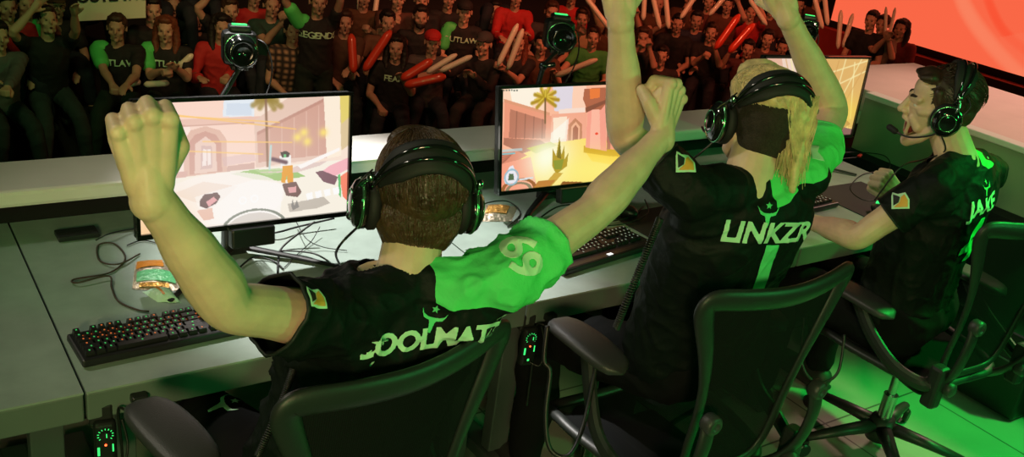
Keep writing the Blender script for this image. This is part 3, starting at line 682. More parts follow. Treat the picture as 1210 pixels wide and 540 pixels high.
def headset(root_label, M, group=None, mic=False, cable=None, wide=1.0, tilt=30.0):
    root = empty('gaming_headset', M @ Vector((0, 0, .12)), root_label, 'headset', 'gaming headsets')
    T = lambda p: M @ Vector(p)
    Mt = M @ Matrix.Translation((0, -.006, -.018)) @ Matrix.Rotation(math.radians(tilt), 4, 'X') @ Matrix.Translation((0, .036, .018)); TT = lambda p: Mt @ Vector(p)
    def B(b, n, m, sm=True, par=None): o = b.build(n, m, None, smooth=sm); wparent(o, par or root); return o
    # padded band under a thin metal bow
    arc = [(.088*math.sin(a)*1.04*wide, -.040-.012*math.cos(a), .012+.125*math.cos(a)) for a in [math.radians(-74+148*k/24) for k in range(25)]]
    b = MB(); b.tube([TT(p) for p in arc], [.006+.027*min(1, math.sin(PI*(k+.8)/26)*1.5) for k in range(25)], 14, flat=(.34, 1.1), up=lambda p: (p-TT((0, -.02, .0)))); B(b, 'head_pad', MMATT)
    for dy in (-.018, .010):
        arc2 = [(.088*math.sin(a)*1.12*wide, -.040+dy*math.cos(a)*1.1-.012*math.cos(a), .015+.136*math.cos(a)) for a in [math.radians(-82+164*k/28) for k in range(29)]]
        b = MB(); b.tube([TT(p) for p in arc2], .0042, 8); B(b, 'band_bow', MGLOSS)
    for s in (-1, 1):
        Mc = M @ Matrix.Translation((s*.094*wide, -.006, -.018)) @ Matrix.Rotation(s*PI/2, 4, 'Y') @ Matrix.Scale(1.22, 4, (1, 0, 0)) @ Matrix.Scale(1.10, 4, (0, 1, 0))
        b = MB(); b.lathe([(.018, -.020), (.034, -.020), (.041, -.013), (.042, -.002), (.036, .006), (.020, .006)], 28, Mc); B(b, 'ear_cushion', MMATT)
        b = MB(); b.lathe([(.0, .006), (.040, .006), (.0405, .016), (.036, .026), (.026, .033), (.013, .036), (0, .0365)], 32, Mc); cup = B(b, 'ear_cup', MGLOSS)
        b = MB(); b.tube([Mc @ Vector((.0385*math.cos(q), .0385*math.sin(q), .016)) for q in [2*PI*k/36 for k in range(36)]], .0036, 8, closed=True); B(b, 'cup_ring', MRING, par=cup)
        b = MB(); b.tube([Mc @ Vector((.022*math.cos(q), .022*math.sin(q), .0345)) for q in [2*PI*k/28 for k in range(28)]], .0016, 6, closed=True); B(b, 'cup_emblem', MRING, par=cup)
        b = MB(); b.tube([T(p) for p in spline([tuple(Mt.inverted() @ Vector(M @ Vector(q_))) if False else q_ for q_ in (tuple(M.inverted() @ TT((s*.100*wide, -.044, .065))), (s*.114*wide, -.028, .028), (s*.124*wide, -.008, -.002), (s*.120*wide, -.006, -.030))], 5)], .0045, 8); b.ell(tuple(TT((s*.104*wide, -.044, .062))), (.008, .008, .010)); B(b, 'yoke', MCHROMEG)
    if mic:
        b = MB(); b.tube([T(p) for p in spline([(-.115, -.002, -.042), (-.112, .030, -.070), (-.090, .085, -.092), (-.055, .128, -.090)], 6)], .0032, 8); bm_ = B(b, 'mic_boom', MBLK)
        b = MB(); b.cap(T((-.058, .124, -.090)), .010, T((-.038, .140, -.086)), .0105); B(b, 'mic_tip', MMATT, par=bm_)
    else:
        b = MB(); b.tube([T(p) for p in spline([(-.112, .0, -.040), (-.116, .035, -.052), (-.104, .085, -.050)], 6)], .0032, 8); b.cap(T((-.116, -.004, -.045)), .010, T((-.124, -.004, -.045)), .009); B(b, 'mic_boom', MBLK)
    b = MB(); b.tube([T(p) for p in spline([(-.102, -.050, .062), (-.124, -.058, .040), (-.130, -.035, .005), (-.120, -.015, -.015)], 6)], .0018, 6); B(b, 'link_wire', MCABLE)
    if cable:
        b = MB(); b.tube(spline([tuple(T((-.108, -.004, -.066)))]+cable, 8), .0026, 6); B(b, 'cable', MCABLE)
    return root
MRING = mat('green_tinted_metal_ring', (.18, .55, .28), .22, .9)
MCHROMEG = mat('brushed_metal_yoke', (.45, .6, .5), .2, 1.0)
def rotm(loc, yaw, pitch=0.0, roll=0.0):
    return Matrix.Translation(Vector(loc)) @ Matrix.Rotation(math.radians(yaw), 4, 'Z') @ Matrix.Rotation(math.radians(pitch), 4, 'X') @ Matrix.Rotation(math.radians(roll), 4, 'Y')
def cut_plane(bm_, co, no, radius, ahead=0.0, tube=9.0):
    """trim the cloth beyond a hem: only near the hem point"""
    co = Vector(co); no = Vector(no).normalized(); cc = co+no*ahead
    near = lambda q: (q-cc).length < radius and ((q-co)-no*(q-co).dot(no)).length < tube
    fs = [f for f in bm_.faces if near(f.calc_center_median())]
    geom = set(fs)
    for f in fs: geom.update(f.edges); geom.update(f.verts)
    r = bmesh.ops.bisect_plane(bm_, geom=list(geom), plane_co=co, plane_no=no)
    kill = [f for f in bm_.faces if near(f.calc_center_median()) and (f.calc_center_median()-co).dot(no) > 1e-5]
    bmesh.ops.delete(bm_, geom=kill, context='FACES')
def folds(bm_, amp, seed, freq=9.0):
    bm_.normal_update()
    for v in bm_.verts:
        p = v.co*freq+Vector((seed*3.1, seed*1.7, seed)); w = noise.noise_vector(p*.35)*1.6
        f = (1-min(1, abs(noise.noise(p+w))*2.2))**1.6; f2 = (1-min(1, abs(noise.noise(p*1.7-w*.7))*2.4))**2; g = noise.noise(p*2.3+w)
        v.co += v.normal*amp*(f*1.1+f2*.6+g*.3-.5)
def hero(label, J, head_M, mouth, hems, hands, seed, seatz, knees, neck_cut, green=None, girth=1.0):
    root = empty('person', (J['hip'][0], J['hip'][1], 0), label, 'person')
    V = {k: Vector(v) for k, v in J.items()}
    lat = (V['shR']-V['shL']).normalized(); up = (V['neck']-V['hip']).normalized(); lat = (lat-up*lat.dot(up)).normalized(); fw = up.cross(lat)
    mid = (V['shL']+V['shR'])*.5
    H = (V['neck']-V['hip']).length
    def torso(b, g, belly=0.0):
        R = []
        for t, a, d_, o in ((-.08, .155, .105, 0), (.05, .165, .118, 0), (.2, .158, .115, .005), (.4, .155, .112, .010), (.6, .170, .118, .006), (.78, .176, .112, 0), (.90, .150, .090, -.002), (.97, .095, .068, 0)):
            c = V['hip'].lerp(V['neck'], t)+fw*(.035+o-.02*t)
            if t > .5: c += (mid-V['hip'].lerp(V['neck'], .93)).dot(lat)*lat*((t-.5)/.5)
            a_ = a*(1+(girth-1)*(1 if t < .85 else .3))+g+belly*(1-t); d2 = d_+g+belly*(1-t)
            R.append([c+lat*a_*math.copysign(abs(math.cos(q))**.85, math.cos(q))+fw*d2*math.copysign(abs(math.sin(q))**.9, math.sin(q)) for q in [2*PI*k/28 for k in range(28)]])
        b.rings(R)
        for s in ('shL', 'shR'):
            b.cap(V[s], .052+g, V['neck']+fw*.01-up*.035, .050+g, 18); b.cap(V[s]-up*.06+(V['neck']-V[s])*.25, .06+g, V['neck']-up*.14, .07+g, 18)
    body = MB(); torso(body, 0.0)
    body.cap(V['neck']-up*.03+fw*.01, .062, head_M @ Vector((0, -.018, -.045)), .056, 20)
    head_prims(body, head_M, mouth)
    for s in ('L', 'R'):
        sh, el, wr = V['sh'+s], V['elb'+s], V['wr'+s]
        ax = (el-sh); fa = (wr-el)
        body.limb([(sh, .050), (sh+ax*.35, .049), (sh+ax*.72, .043), (el, .0405), (el+fa*.22, .0455), (el+fa*.5, .040), (el+fa*.8, .030), (wr, .0275)])
        kind, hm, sc = hands[s]
        (fist if kind == 'fist' else open_hand)(body, hm, sc, 1 if s == 'R' else -1)
    for i, s in enumerate((-1, 1)):
        hp = V['hip']+lat*s*.09-up*.02; kn = Vector(knees[i]); an = Vector((kn.x+s*.03, kn.y-.02, .09)); toe = an+Vector((0, .16, -.05))
        body.limb([(hp, .085), (hp.lerp(kn, .5), .075), (kn, .055), (kn.lerp(an, .35), .052), (an, .036)]); body.cap(an-Vector((0, 0, .04)), .035, toe, .028)
    bo = body.skin('body', MSKIN, .0031, 1, parent=root, factor=.5)
    # jersey
    sh_ = MB(); torso(sh_, .013, .012)
    for s in ('L', 'R'):
        ax = V['elb'+s]-V['sh'+s]; sh_.limb([(V['sh'+s], .064), (V['sh'+s]+ax*.35, .066), (V['sh'+s]+ax*(hems[s]+.15), .062)])
    def post(bb):
        folds(bb, .0105 if seed == 1 else .0065, seed, 10.0)
        for s in ('L', 'R'):
            ax = V['elb'+s]-V['sh'+s]; cut_plane(bb, V['sh'+s]+ax*hems[s], ax, .135, .065, .088)
        nc = V['neck']+(head_M @ Vector((0, -.018, -.045))-V['neck']).normalized()*neck_cut; cut_plane(bb, nc, (head_M @ Vector((0, -.02, 0))-V['neck'])+fw*.05, .105)
    shirt = sh_.skin('jersey', MSHIRT, .0055, 3, post=post, parent=root)
    at_ = shirt.data.attributes.new('green', 'FLOAT', 'POINT')
    vals = [green(v.co, V, lat, up, fw) if green else -1 for v in shirt.data.vertices]
    at_.data.foreach_set('value', vals)
    # rolled edges: collar and sleeve hems
    bv = bpy.context.evaluated_depsgraph_get()
    for s in ('L', 'R'):
        ax = V['elb'+s]-V['sh'+s]; c = V['sh'+s]+ax*hems[s]; a = ax.orthogonal().normalized(); b_ = ax.normalized().cross(a)
        tr = BVHTree.FromObject(shirt, bv); pts = []
        for k in range(28):
            dr = a*math.cos(2*PI*k/28)+b_*math.sin(2*PI*k/28); h = tr.ray_cast(c-ax.normalized()*.002+dr*.12, -dr, .12); pts.append((h[0] if h[0] is not None else c+dr*.062)-dr*.001)
        m = MB(); m.tube(pts, .0034, 6, closed=True, flat=(1.0, .9)); hm_ = m.build('sleeve_hem', MSHIRTB if not (s == 'R' and green) else MJGREEN, None, smooth=True); wparent(hm_, shirt)
    tr = MB()
    for i, s in enumerate((-1, 1)):
        hp = V['hip']+lat*s*.09-up*.02; kn = Vector(knees[i]); an = Vector((kn.x+s*.03, kn.y-.02, .09))
        tr.limb([(hp+up*.05, .10), (hp, .108), (hp.lerp(kn, .5), .094), (kn, .074), (kn.lerp(an, .5), .070), (an+Vector((0, 0, .03)), .055)])
    tr.cap(V['hip']+up*.02-lat*.06, .12, V['hip']+up*.02+lat*.06, .12)
    tr.skin('trousers', MTROUS, .009, 3, post=lambda bb: folds(bb, .006, seed+5, 7), parent=root)
    for i, s in enumerate((-1, 1)):
        kn = Vector(knees[i]); an = Vector((kn.x+s*.03, kn.y-.02, .055)); f = MB(); f.cap(an+Vector((0, -.03, 0)), .042, an+Vector((0, .17, -.01)), .036); f.box(tuple(an+Vector((0, .07, -.042))), (.085, .27, .022), bev=.008)
        f.skin('shoe', MSHOE, .006, 2, parent=root)
    if mouth >= 0: face_parts(root, head_M, mouth)
    for o in root.children:
        if o.parent_type == 'OBJECT' and o.matrix_parent_inverse == Matrix.Identity(4): wparent(o, root)
    return root, shirt, V, lat, up, fw
MSHOE = mat('dark_trainer', (.02, .022, .02), .6)
MJGREEN = mat('green_jersey_hem', (.09, .70, .18), .6)
STAR = [[((.5 if k % 2 == 0 else .21)*math.sin(k*PI/5), (.5 if k % 2 == 0 else .21)*math.cos(k*PI/5)) for k in range(10)]]
def bull(s):
    """long-horned skull emblem with a star between the horns"""
    hornl = [(-.07, .10), (-.22, .12), (-.38, .20), (-.50, .42), (-.44, .20), (-.36, .04), (-.20, -.02), (-.07, -.02)]
    skull = [(-.10, .10), (-.16, .0), (-.10, -.12), (-.08, -.34), (-.05, -.48), (.05, -.48), (.08, -.34), (.10, -.12), (.16, .0), (.10, .10)]
    st = [(x*.36, y*.36+.40) for x, y in STAR[0]]
    return [[(x*s, y*s) for x, y in q] for q in (hornl, [(-x, y) for x, y in hornl][::-1], skull, st)]
def poly_print(me_fn, *a, **k): return print_on(me_fn, *a, **k)
def green_side(split, yoke, flat=.0):
    def g(co, V, lat, up, fw):
        x = (co-V['neck']).dot(lat); z = (co-V['neck']).dot(up)
        ax = V['elbR']-V['shR']; s = (co-V['shR']).dot(ax)/ax.length; perp = ((co-V['shR'])-ax.normalized()*s).length
        f1 = min(x-split, z-yoke+.04*math.sin(x*40)*.15)
        f2 = min(s-.012, .10-perp) if x > .10 else -1
        return max(f1, f2)
    return g
# ---------------------------------------------------------------- player with two fists up
def A3(u, v, d): return tuple(at(u, v, d))
def view_dir(p): return (Vector(p)-CP).normalized()
# left player
J1 = dict(hip=(.80, 1.56, .60), neck=A3(487, 330, 1.82), shL=A3(392, 380, 1.72), shR=A3(588, 332, 1.86), elbL=A3(272, 362, 1.50), wrL=A3(178, 230, 1.32), elbR=A3(700, 252, 2.02), wrR=A3(783, 160, 2.15))
hd1 = rotm(A3(493, 232, 1.87), -17, -4, 3)
wl = Vector(J1['wrL']); fz = (Vector(A3(167, 130, 1.27))-wl); back = -view_dir(wl)
hmL = frame_of(fz, back+Vector((.10, 0, .0)), wl+fz.normalized()*.012)
wr = Vector(J1['wrR']); fz = (Vector(A3(800, 100, 2.16))-wr); vd = view_dir(wr); side_right = vd.cross(Vector((0, 0, 1))).normalized()
hmR = frame_of(fz, side_right*1.0-vd*.55, wr+fz.normalized()*.012)
P1, S1, V1, lat1, up1, fw1 = hero('brown-haired player seen from behind with both arms spread and fists clenched, nearest the camera', J1, hd1, 0.0,
    dict(L=.60, R=.49), dict(L=('fist', hmL, 1.06), R=('fist', hmR, 1.10)), 1, .5, [(.66, 2.02, .52), (.98, 2.02, .52)], .038, green=green_side(.022, .000), girth=1.06)
def add_hair(root, name, m, fn, M, base=None, voxel=.004):
    o = fn.skin(name, m, voxel, 3, parent=root)
    return o
rg = random.Random(3)
h = MB(); h.ell((0, -.020, .036), (.086, .106, .100), hd1, 28, 18); h.ell((0, -.052, -.020), (.072, .058, .066), hd1, 24, 14); h.ell((0, .045, .092), (.062, .050, .036), hd1)
for k in range(16): a = -1.9+3.8*k/15; h.cap(hd1 @ Vector((.066*math.sin(a), -.030-.050*math.cos(a), -.045)), .018, hd1 @ Vector((.058*math.sin(a), -.034-.046*math.cos(a), -.080+.008*rg.random())), .011, 8)
hair1 = h.skin('hair', MHAIR1, .0045, 2, post=lambda bb: folds(bb, .0012, 4, 26), parent=P1)
s = MB(); st = []
for k in range(1500):
    a = rg.uniform(-PI, PI); e = rg.uniform(.05, 1.15); p = Vector((.0+.088*math.sin(e)*math.cos(a), -.020+.108*math.sin(e)*math.sin(a), .036+.102*math.cos(e))); st.append((p, rg.randint(5, 9), .011))
strands(s, (0, -.020, .036), (.088, .108, .102), st, lambda p: (p.x*.6+.02, (p.y+.01)*.4-.045, -.06-abs(p.y)*.5), 8, hd1, w=.0011, jit=.012)
st = []
for k in range(1100):
    a = rg.uniform(-2.2, 2.2); p = Vector((.074*math.sin(a), -.052-.060*math.cos(a), rg.uniform(-.055, .03))); st.append((p, rg.randint(4, 6), .010))
strands(s, (0, -.052, -.020), (.075, .061, .069), st, lambda p: (-p.x*.3, .0, -.08), 6, hd1, w=.0011, jit=.010)
wparent(s.build('hair_strands', MHAIR1, None, smooth=True), hair1)
HS1 = headset('black and green headset on the brown-haired player in front of the left monitor', hd1, cable=[tuple(hd1 @ Vector((-.14, .02, -.13))), tuple(at(405, 320, z=.76)), tuple(at(372, 300, z=.745)), tuple(at(330, 296, z=.735))])
nrm = -fw1
print_at(outline_mesh(bull(.052), .001, .0012), 'skull_emblem', S1, 511, 378, up1, MPRINTG)
print_at(text_mesh('COOLMATT', .054, bold=.0026, shear=.15, depth=.001, voxel=.0014), 'player_name', S1, 508, 401, up1-lat1*.24, MPRINT)
axR = (V1['elbR']-V1['shR']).normalized(); nR = (-view_dir(V1['shR'])+Vector((0, 0, .55))).normalized()
print_at(text_mesh('69', .098, bold=.0030, depth=.001, voxel=.0016, spacing=.85), 'sleeve_number', S1, 615, 302, CR.col[0]*.9+CR.col[1]*.35, MNUM)
def league_patch(shirt, u, v, s):
    c, n = hitpix(shirt, u, v); upv = CR.col[1]; n = (n-CR.col[2]*-.6).normalized()
    sh = [(-.5, -.5), (.5, -.5), (.5, .05), (.28, .5), (-.15, .42), (-.42, .58), (-.5, .30)]
    ins = [(-.40, -.40), (.40, -.40), (.40, .02), (.22, .38), (.02, .22), (-.06, -.10)]
    a = print_on(outline_mesh([[(x*s, y*s) for x, y in sh]], .0006, .0012), 'sleeve_patch', shirt, c, n, upv, MPRINT, shirt, lift=.0015)
    b = print_on(outline_mesh([[(x*s*1.0, y*s) for x, y in ins]], .0006, .0012), 'patch_centre', shirt, c, n, upv, MORANGE, shirt, lift=.0028); m = a
    k = print_on(outline_mesh([[(-.40*s, -.30*s), (-.10*s, -.12*s), (-.02*s, .22*s), (-.16*s, .30*s), (-.40*s, .42*s)]], .0006, .0012), 'patch_ground', shirt, c, n, upv, MSHIRTB, shirt, lift=.0028)
league_patch(S1, 374, 352, .036)
# emblem on the thigh of the trousers
tro = [o for o in P1.children if o.name.startswith('trousers')][0]
print_at(outline_mesh(bull(.075), .001, .0016), 'thigh_emblem', tro, 263, 478, CR.col[0]+CR.col[1]*.6, MPRINT)

# ---------------------------------------------------------------- blond player
J2 = dict(hip=(1.905, 1.575, .70), neck=A3(888, 215, 2.30), shL=A3(815, 228, 2.24), shR=A3(950, 207, 2.44), elbL=A3(740, 160, 2.26), wrL=A3(733, 22, 2.12), elbR=A3(984, 130, 2.66), wrR=A3(930, 18, 2.46))
hd2 = rotm(A3(898, 142, 2.35), -22, -6, 4)
wl = Vector(J2['wrL']); fz = Vector(A3(728, -60, 2.08))-wl; hmL2 = frame_of(fz, -view_dir(wl), wl+fz.normalized()*.012)
wr = Vector(J2['wrR']); fz = Vector(A3(905, -50, 2.40))-wr; hmR2 = frame_of(fz, -view_dir(wr), wr+fz.normalized()*.012)
P2, S2, V2, lat2, up2, fw2 = hero('long-haired blond player seen from behind, both arms straight up past the top edge', J2, hd2, 0.0,
    dict(L=.50, R=.50), dict(L=('fist', hmL2, 1.1), R=('fist', hmR2, 1.1)), 2, .5, [(1.74, 2.04, .52), (2.06, 2.04, .52)], .038, green=green_side(.030, -.030), girth=1.14)
h = MB(); h.ell((0, -.016, .020), (.082, .102, .092), hd2, 28, 18); h.ell((0, -.046, -.030), (.070, .056, .062), hd2, 24, 14)
hair2 = h.skin('hair', MSHAVE, .0045, 2, parent=P2); hair2['label'] = 'close-shaved dark hair on the nape and sides'
h = MB(); h.ell((.002, -.008, .068), (.088, .108, .064), hd2, 28, 18); h.ell((.034, -.050, .040), (.062, .064, .066), hd2); h.ell((.056, -.062, -.005), (.036, .040, .066), hd2); h.ell((0, .050, .100), (.060, .050, .040), hd2)
h.limb([(hd2 @ Vector(p), r) for p, r in (((.056, -.080, .0), .022), ((.066, -.094, -.05), .016), ((.066, -.098, -.10), .012), ((.072, -.104, -.140), .007))])
h.limb([(hd2 @ Vector(p), r) for p, r in (((.074, -.050, .0), .018), ((.090, -.058, -.05), .012), ((.088, -.066, -.10), .008), ((.082, -.080, -.135), .005))])
top2 = h.skin('long_top_hair', MHAIR2, .0042, 2, post=lambda bb: folds(bb, .003, 8, 30), parent=P2); top2['label'] = 'long blond hair swept over the right side'
s = MB(); st = []
for k in range(1300):
    a = rg.uniform(-PI, PI); e = rg.uniform(.0, 1.35); st.append((Vector((.086*math.sin(e)*math.cos(a), -.010+.106*math.sin(e)*math.sin(a), .068+.066*math.cos(e))), rg.randint(6, 10), .012))
strands(s, (0, -.010, .068), (.086, .106, .066), st, lambda p: (.075, -.05-(p.y)*.3, -.02-(p.x > .03)*.08), 8, hd2, w=.0013)
for k in range(380):
    x0 = rg.uniform(.030, .088); y0 = -.060-.030*rg.random(); L_ = rg.uniform(.09, .17); dx = rg.uniform(-.012, .014); pts = [hd2 @ Vector((x0+dx*t+.008*math.sin(t*5+k), y0-.022*t*(1-.3*t)-.006*math.sin(k), .035-L_*t)) for t in [i/8 for i in range(9)]]
    s.tube(pts, [.0013*(1-.6*i/9) for i in range(9)], 4)
for k in range(420):
    x0 = rg.uniform(.0, .085); z0 = rg.uniform(.03, .09); pts = []
    for i_ in range(9):
        t = i_/8; pts.append(hd2 @ Vector((x0+(.088-x0)*.55*t+.004*math.sin(k+t*4), -.112+.3*x0*x0*9+.018*t*(x0/.085)-.004*math.sin(k*2), z0-.10*t)))
    s.tube(pts, [.0013*(1-.5*i_/9) for i_ in range(9)], 4)
wparent(s.build('hair_strands', MHAIR2, None, smooth=True), top2)
HS2 = headset('black headset with bright yokes on the long-haired blond player', hd2, wide=1.04, cable=[tuple(hd2 @ Vector((-.14, .02, -.12))), tuple(at(795, 205, d=2.5)), tuple(at(788, 240, d=2.5)), tuple(at(775, 262, z=.75))])
print_at(outline_mesh(bull(.060), .001, .0014), 'skull_emblem', S2, 907, 255, up2, MPRINTG)
print_at(text_mesh('LINKZR', .072, bold=.0028, shear=.1, depth=.001, voxel=.0016), 'player_name', S2, 910, 277, up2, MPRINT)
print_at(text_mesh('1', .17, bold=.010, depth=.001, voxel=.0025), 'back_number', S2, 903, 320, up2, MPRINTG)
nL = (-view_dir(V2['shL'])+Vector((-.1, 0, .3))).normalized()
league_patch(S2, 810, 192, .046)
axR = (V2['elbR']-V2['shR']).normalized()
print_on(outline_mesh([[(-.02, -.03), (.0, .03), (.022, .022), (.008, .0), (.02, -.03)]], .001, .0016), 'sleeve_mark', S2, *hitpix(S2, 962, 180), CR.col[1], MPRINT, S2)

# ---------------------------------------------------------------- player in profile
J3 = dict(hip=(2.98, 1.60, .60), neck=A3(1140, 186, 3.08), shL=A3(1103, 222, 3.00), shR=A3(1166, 205, 3.32), elbL=A3(1014, 280, 3.10), wrL=A3(958, 262, 3.34), elbR=A3(1098, 240, 3.52), wrR=A3(1062, 228, 3.66))
hd3 = rotm(A3(1112, 124, 3.1), 42, -2, -4)
wl = Vector(J3['wrL']); fz = wl-Vector(J3['elbL']); hmL3 = frame_of(fz, (0, 0, 1), wl+fz.normalized()*.01)
wr = Vector(J3['wrR']); fz = Vector(A3(1046, 212, 3.62))-wr; hmR3 = frame_of(fz, -view_dir(wr)+Vector((.3, 0, .2)), wr+fz.normalized()*.012)
P3, S3, V3, lat3, up3, fw3 = hero('shouting player in profile, mouth wide open, forearm resting on the right desk', J3, hd3, 1.0,
    dict(L=.56, R=.60), dict(L=('open', hmL3, 1.0), R=('fist', hmR3, 1.05)), 3, .5, [(2.86, 2.04, .52), (3.16, 2.04, .52)], .035, green=lambda co, V, lat, up, fw: min((co-V['neck']).dot(lat)-.03, .085-(co-V['neck']).dot(lat), (co-V['neck']).dot(up)+.02, .02-(co-V['neck']).dot(fw)))
h = MB(); h.ell((0, -.020, .036), (.082, .100, .090), hd3, 28, 18); h.ell((0, .050, .090), (.060, .040, .028), hd3); h.ell((0, -.052, -.005), (.072, .056, .062), hd3)
for k in range(9): h.cap(hd3 @ Vector((-.05+.0125*k, .060, .092)), .014, hd3 @ Vector((-.046+.012*k, .084, .086+.006*rg.random())), .009, 8)
for t in (-1, 1): h.cap(hd3 @ Vector((t*.068, .030, .055)), .015, hd3 @ Vector((t*.073, .012, .0)), .009)
hair3 = h.skin('hair', MHAIR3, .0042, 2, post=lambda bb: folds(bb, .0012, 12, 26), parent=P3)
s = MB(); st = []
for k in range(1100):
    a = rg.uniform(-PI, PI); e = rg.uniform(.0, 1.5); st.append((Vector((.085*math.sin(e)*math.cos(a), -.022+.104*math.sin(e)*math.sin(a), .040+.096*math.cos(e))), rg.randint(4, 7), .010))
strands(s, (0, -.022, .040), (.085, .104, .096), st, lambda p: (.03, -.05+(p.y > .03)*.12, -.04), 6, hd3, w=.0012, jit=.012)
wparent(s.build('hair_strands', MHAIR3, None, smooth=True), hair3)
HS3 = headset('black headset with a mic boom across the chin of the shouting player', hd3, mic=True, tilt=8.0, wide=1.02, cable=[tuple(hd3 @ Vector((-.09, -.03, -.12))), tuple(hd3 @ Vector((-.06, .02, -.17))), tuple(V3['shL']+Vector((-.06, .09, .04))), tuple(V3['shL']+Vector((-.10, .12, -.08)))])
print_on(text_mesh('JAKE', .075, bold=.003, depth=.001, voxel=.0018), 'player_name', S3, V3['neck']-up3*.13-fw3*.1, -fw3+lat3*-.2, up3, MPRINT, S3)
print_on(text_mesh('4', .20, bold=.012, depth=.001, voxel=.0025), 'back_number', S3, V3['neck']-up3*.27-fw3*.1, -fw3, up3, MPRINTG, S3)
print_on(outline_mesh(bull(.050), .001, .0014), 'skull_emblem', S3, V3['neck']-up3*.07-fw3*.1, -fw3, up3, MPRINTG, S3)
nL = (-view_dir(V3['shL'])+Vector((0, 0, .1))).normalized()
league_patch(S3, 1064, 237, .052)
# ---------------------------------------------------------------- spectators
MCLOTH = mat('spectator_cloth', (.02, .02, .02), .8, objcol=True, bump=.2, bscale=20)
MHAIRC = mat('spectator_hair', (.03, .02, .01), .6, objcol=True, mottle=.3, mscale=60, bump=.4, bscale=80)
MJEANS = mat('spectator_trousers', (.02, .03, .05), .85, objcol=True, bump=.2, bscale=30)
MPLAID = mat('plaid_cloth', (.20, .08, .05), .8)
def plaid(m):
    nt = m.node_tree; N = nt.nodes; L = nt.links; b = N['Principled BSDF']; tc = N.new('ShaderNodeTexCoord'); prev = None
    for ax in ('X', 'Z'):
        w = N.new('ShaderNodeTexWave'); w.bands_direction = ax; w.inputs['Scale'].default_value = 5; L.new(tc.outputs['Object'], w.inputs['Vector'])
        if prev is None: prev = w.outputs['Fac']
        else:
            mu = N.new('ShaderNodeMath'); mu.operation = 'MULTIPLY'; L.new(prev, mu.inputs[0]); L.new(w.outputs['Fac'], mu.inputs[1]); prev = mu.outputs[0]
    r = N.new('ShaderNodeMix'); r.data_type = 'RGBA'; L.new(prev, r.inputs[0]); r.inputs[6].default_value = (.03, .02, .02, 1); r.inputs[7].default_value = (.50, .28, .18, 1); L.new(r.outputs[2], b.inputs['Base Color'])
plaid(MPLAID)
MGSLEEVE = mat('bright_green_sleeve', (.10, .75, .16), .6)
MREDS = mat('red_inflatable_film', (.85, .07, .03), .3, coat=.4)
MWHITES = mat('pale_inflatable_film', (.90, .84, .68), .35, coat=.3)
MDARKF = mat('dark_face_detail', (.07, .018, .015), .6)
BLK, GREY, RED, TAN, DGRN, WHT, BRN, NAVY = (.012, .012, .013), (.12, .12, .12), (.50, .02, .02), (.42, .30, .17), (.02, .06, .045), (.5, .48, .42), (.10, .045, .02), (.02, .025, .05)
H_BR, H_BK, H_BL, H_GY, H_RD = (.055, .025, .012), (.012, .008, .006), (.35, .2, .08), (.15, .13, .12), (.16, .04, .015)
NSP = [0]; PLACED = []
def ik(S, T, l1, l2, pole):
    d = T-S; L = min(d.length, (l1+l2)*.995); dn = d.normalized(); T = S+dn*L
    a = (l1*l1-l2*l2+L*L)/(2*L); h = math.sqrt(max(0, l1*l1-a*a)); pl = pole-dn*pole.dot(dn)
    if pl.length < 1e-5: pl = dn.orthogonal()
    return S+dn*a+pl.normalized()*h, T
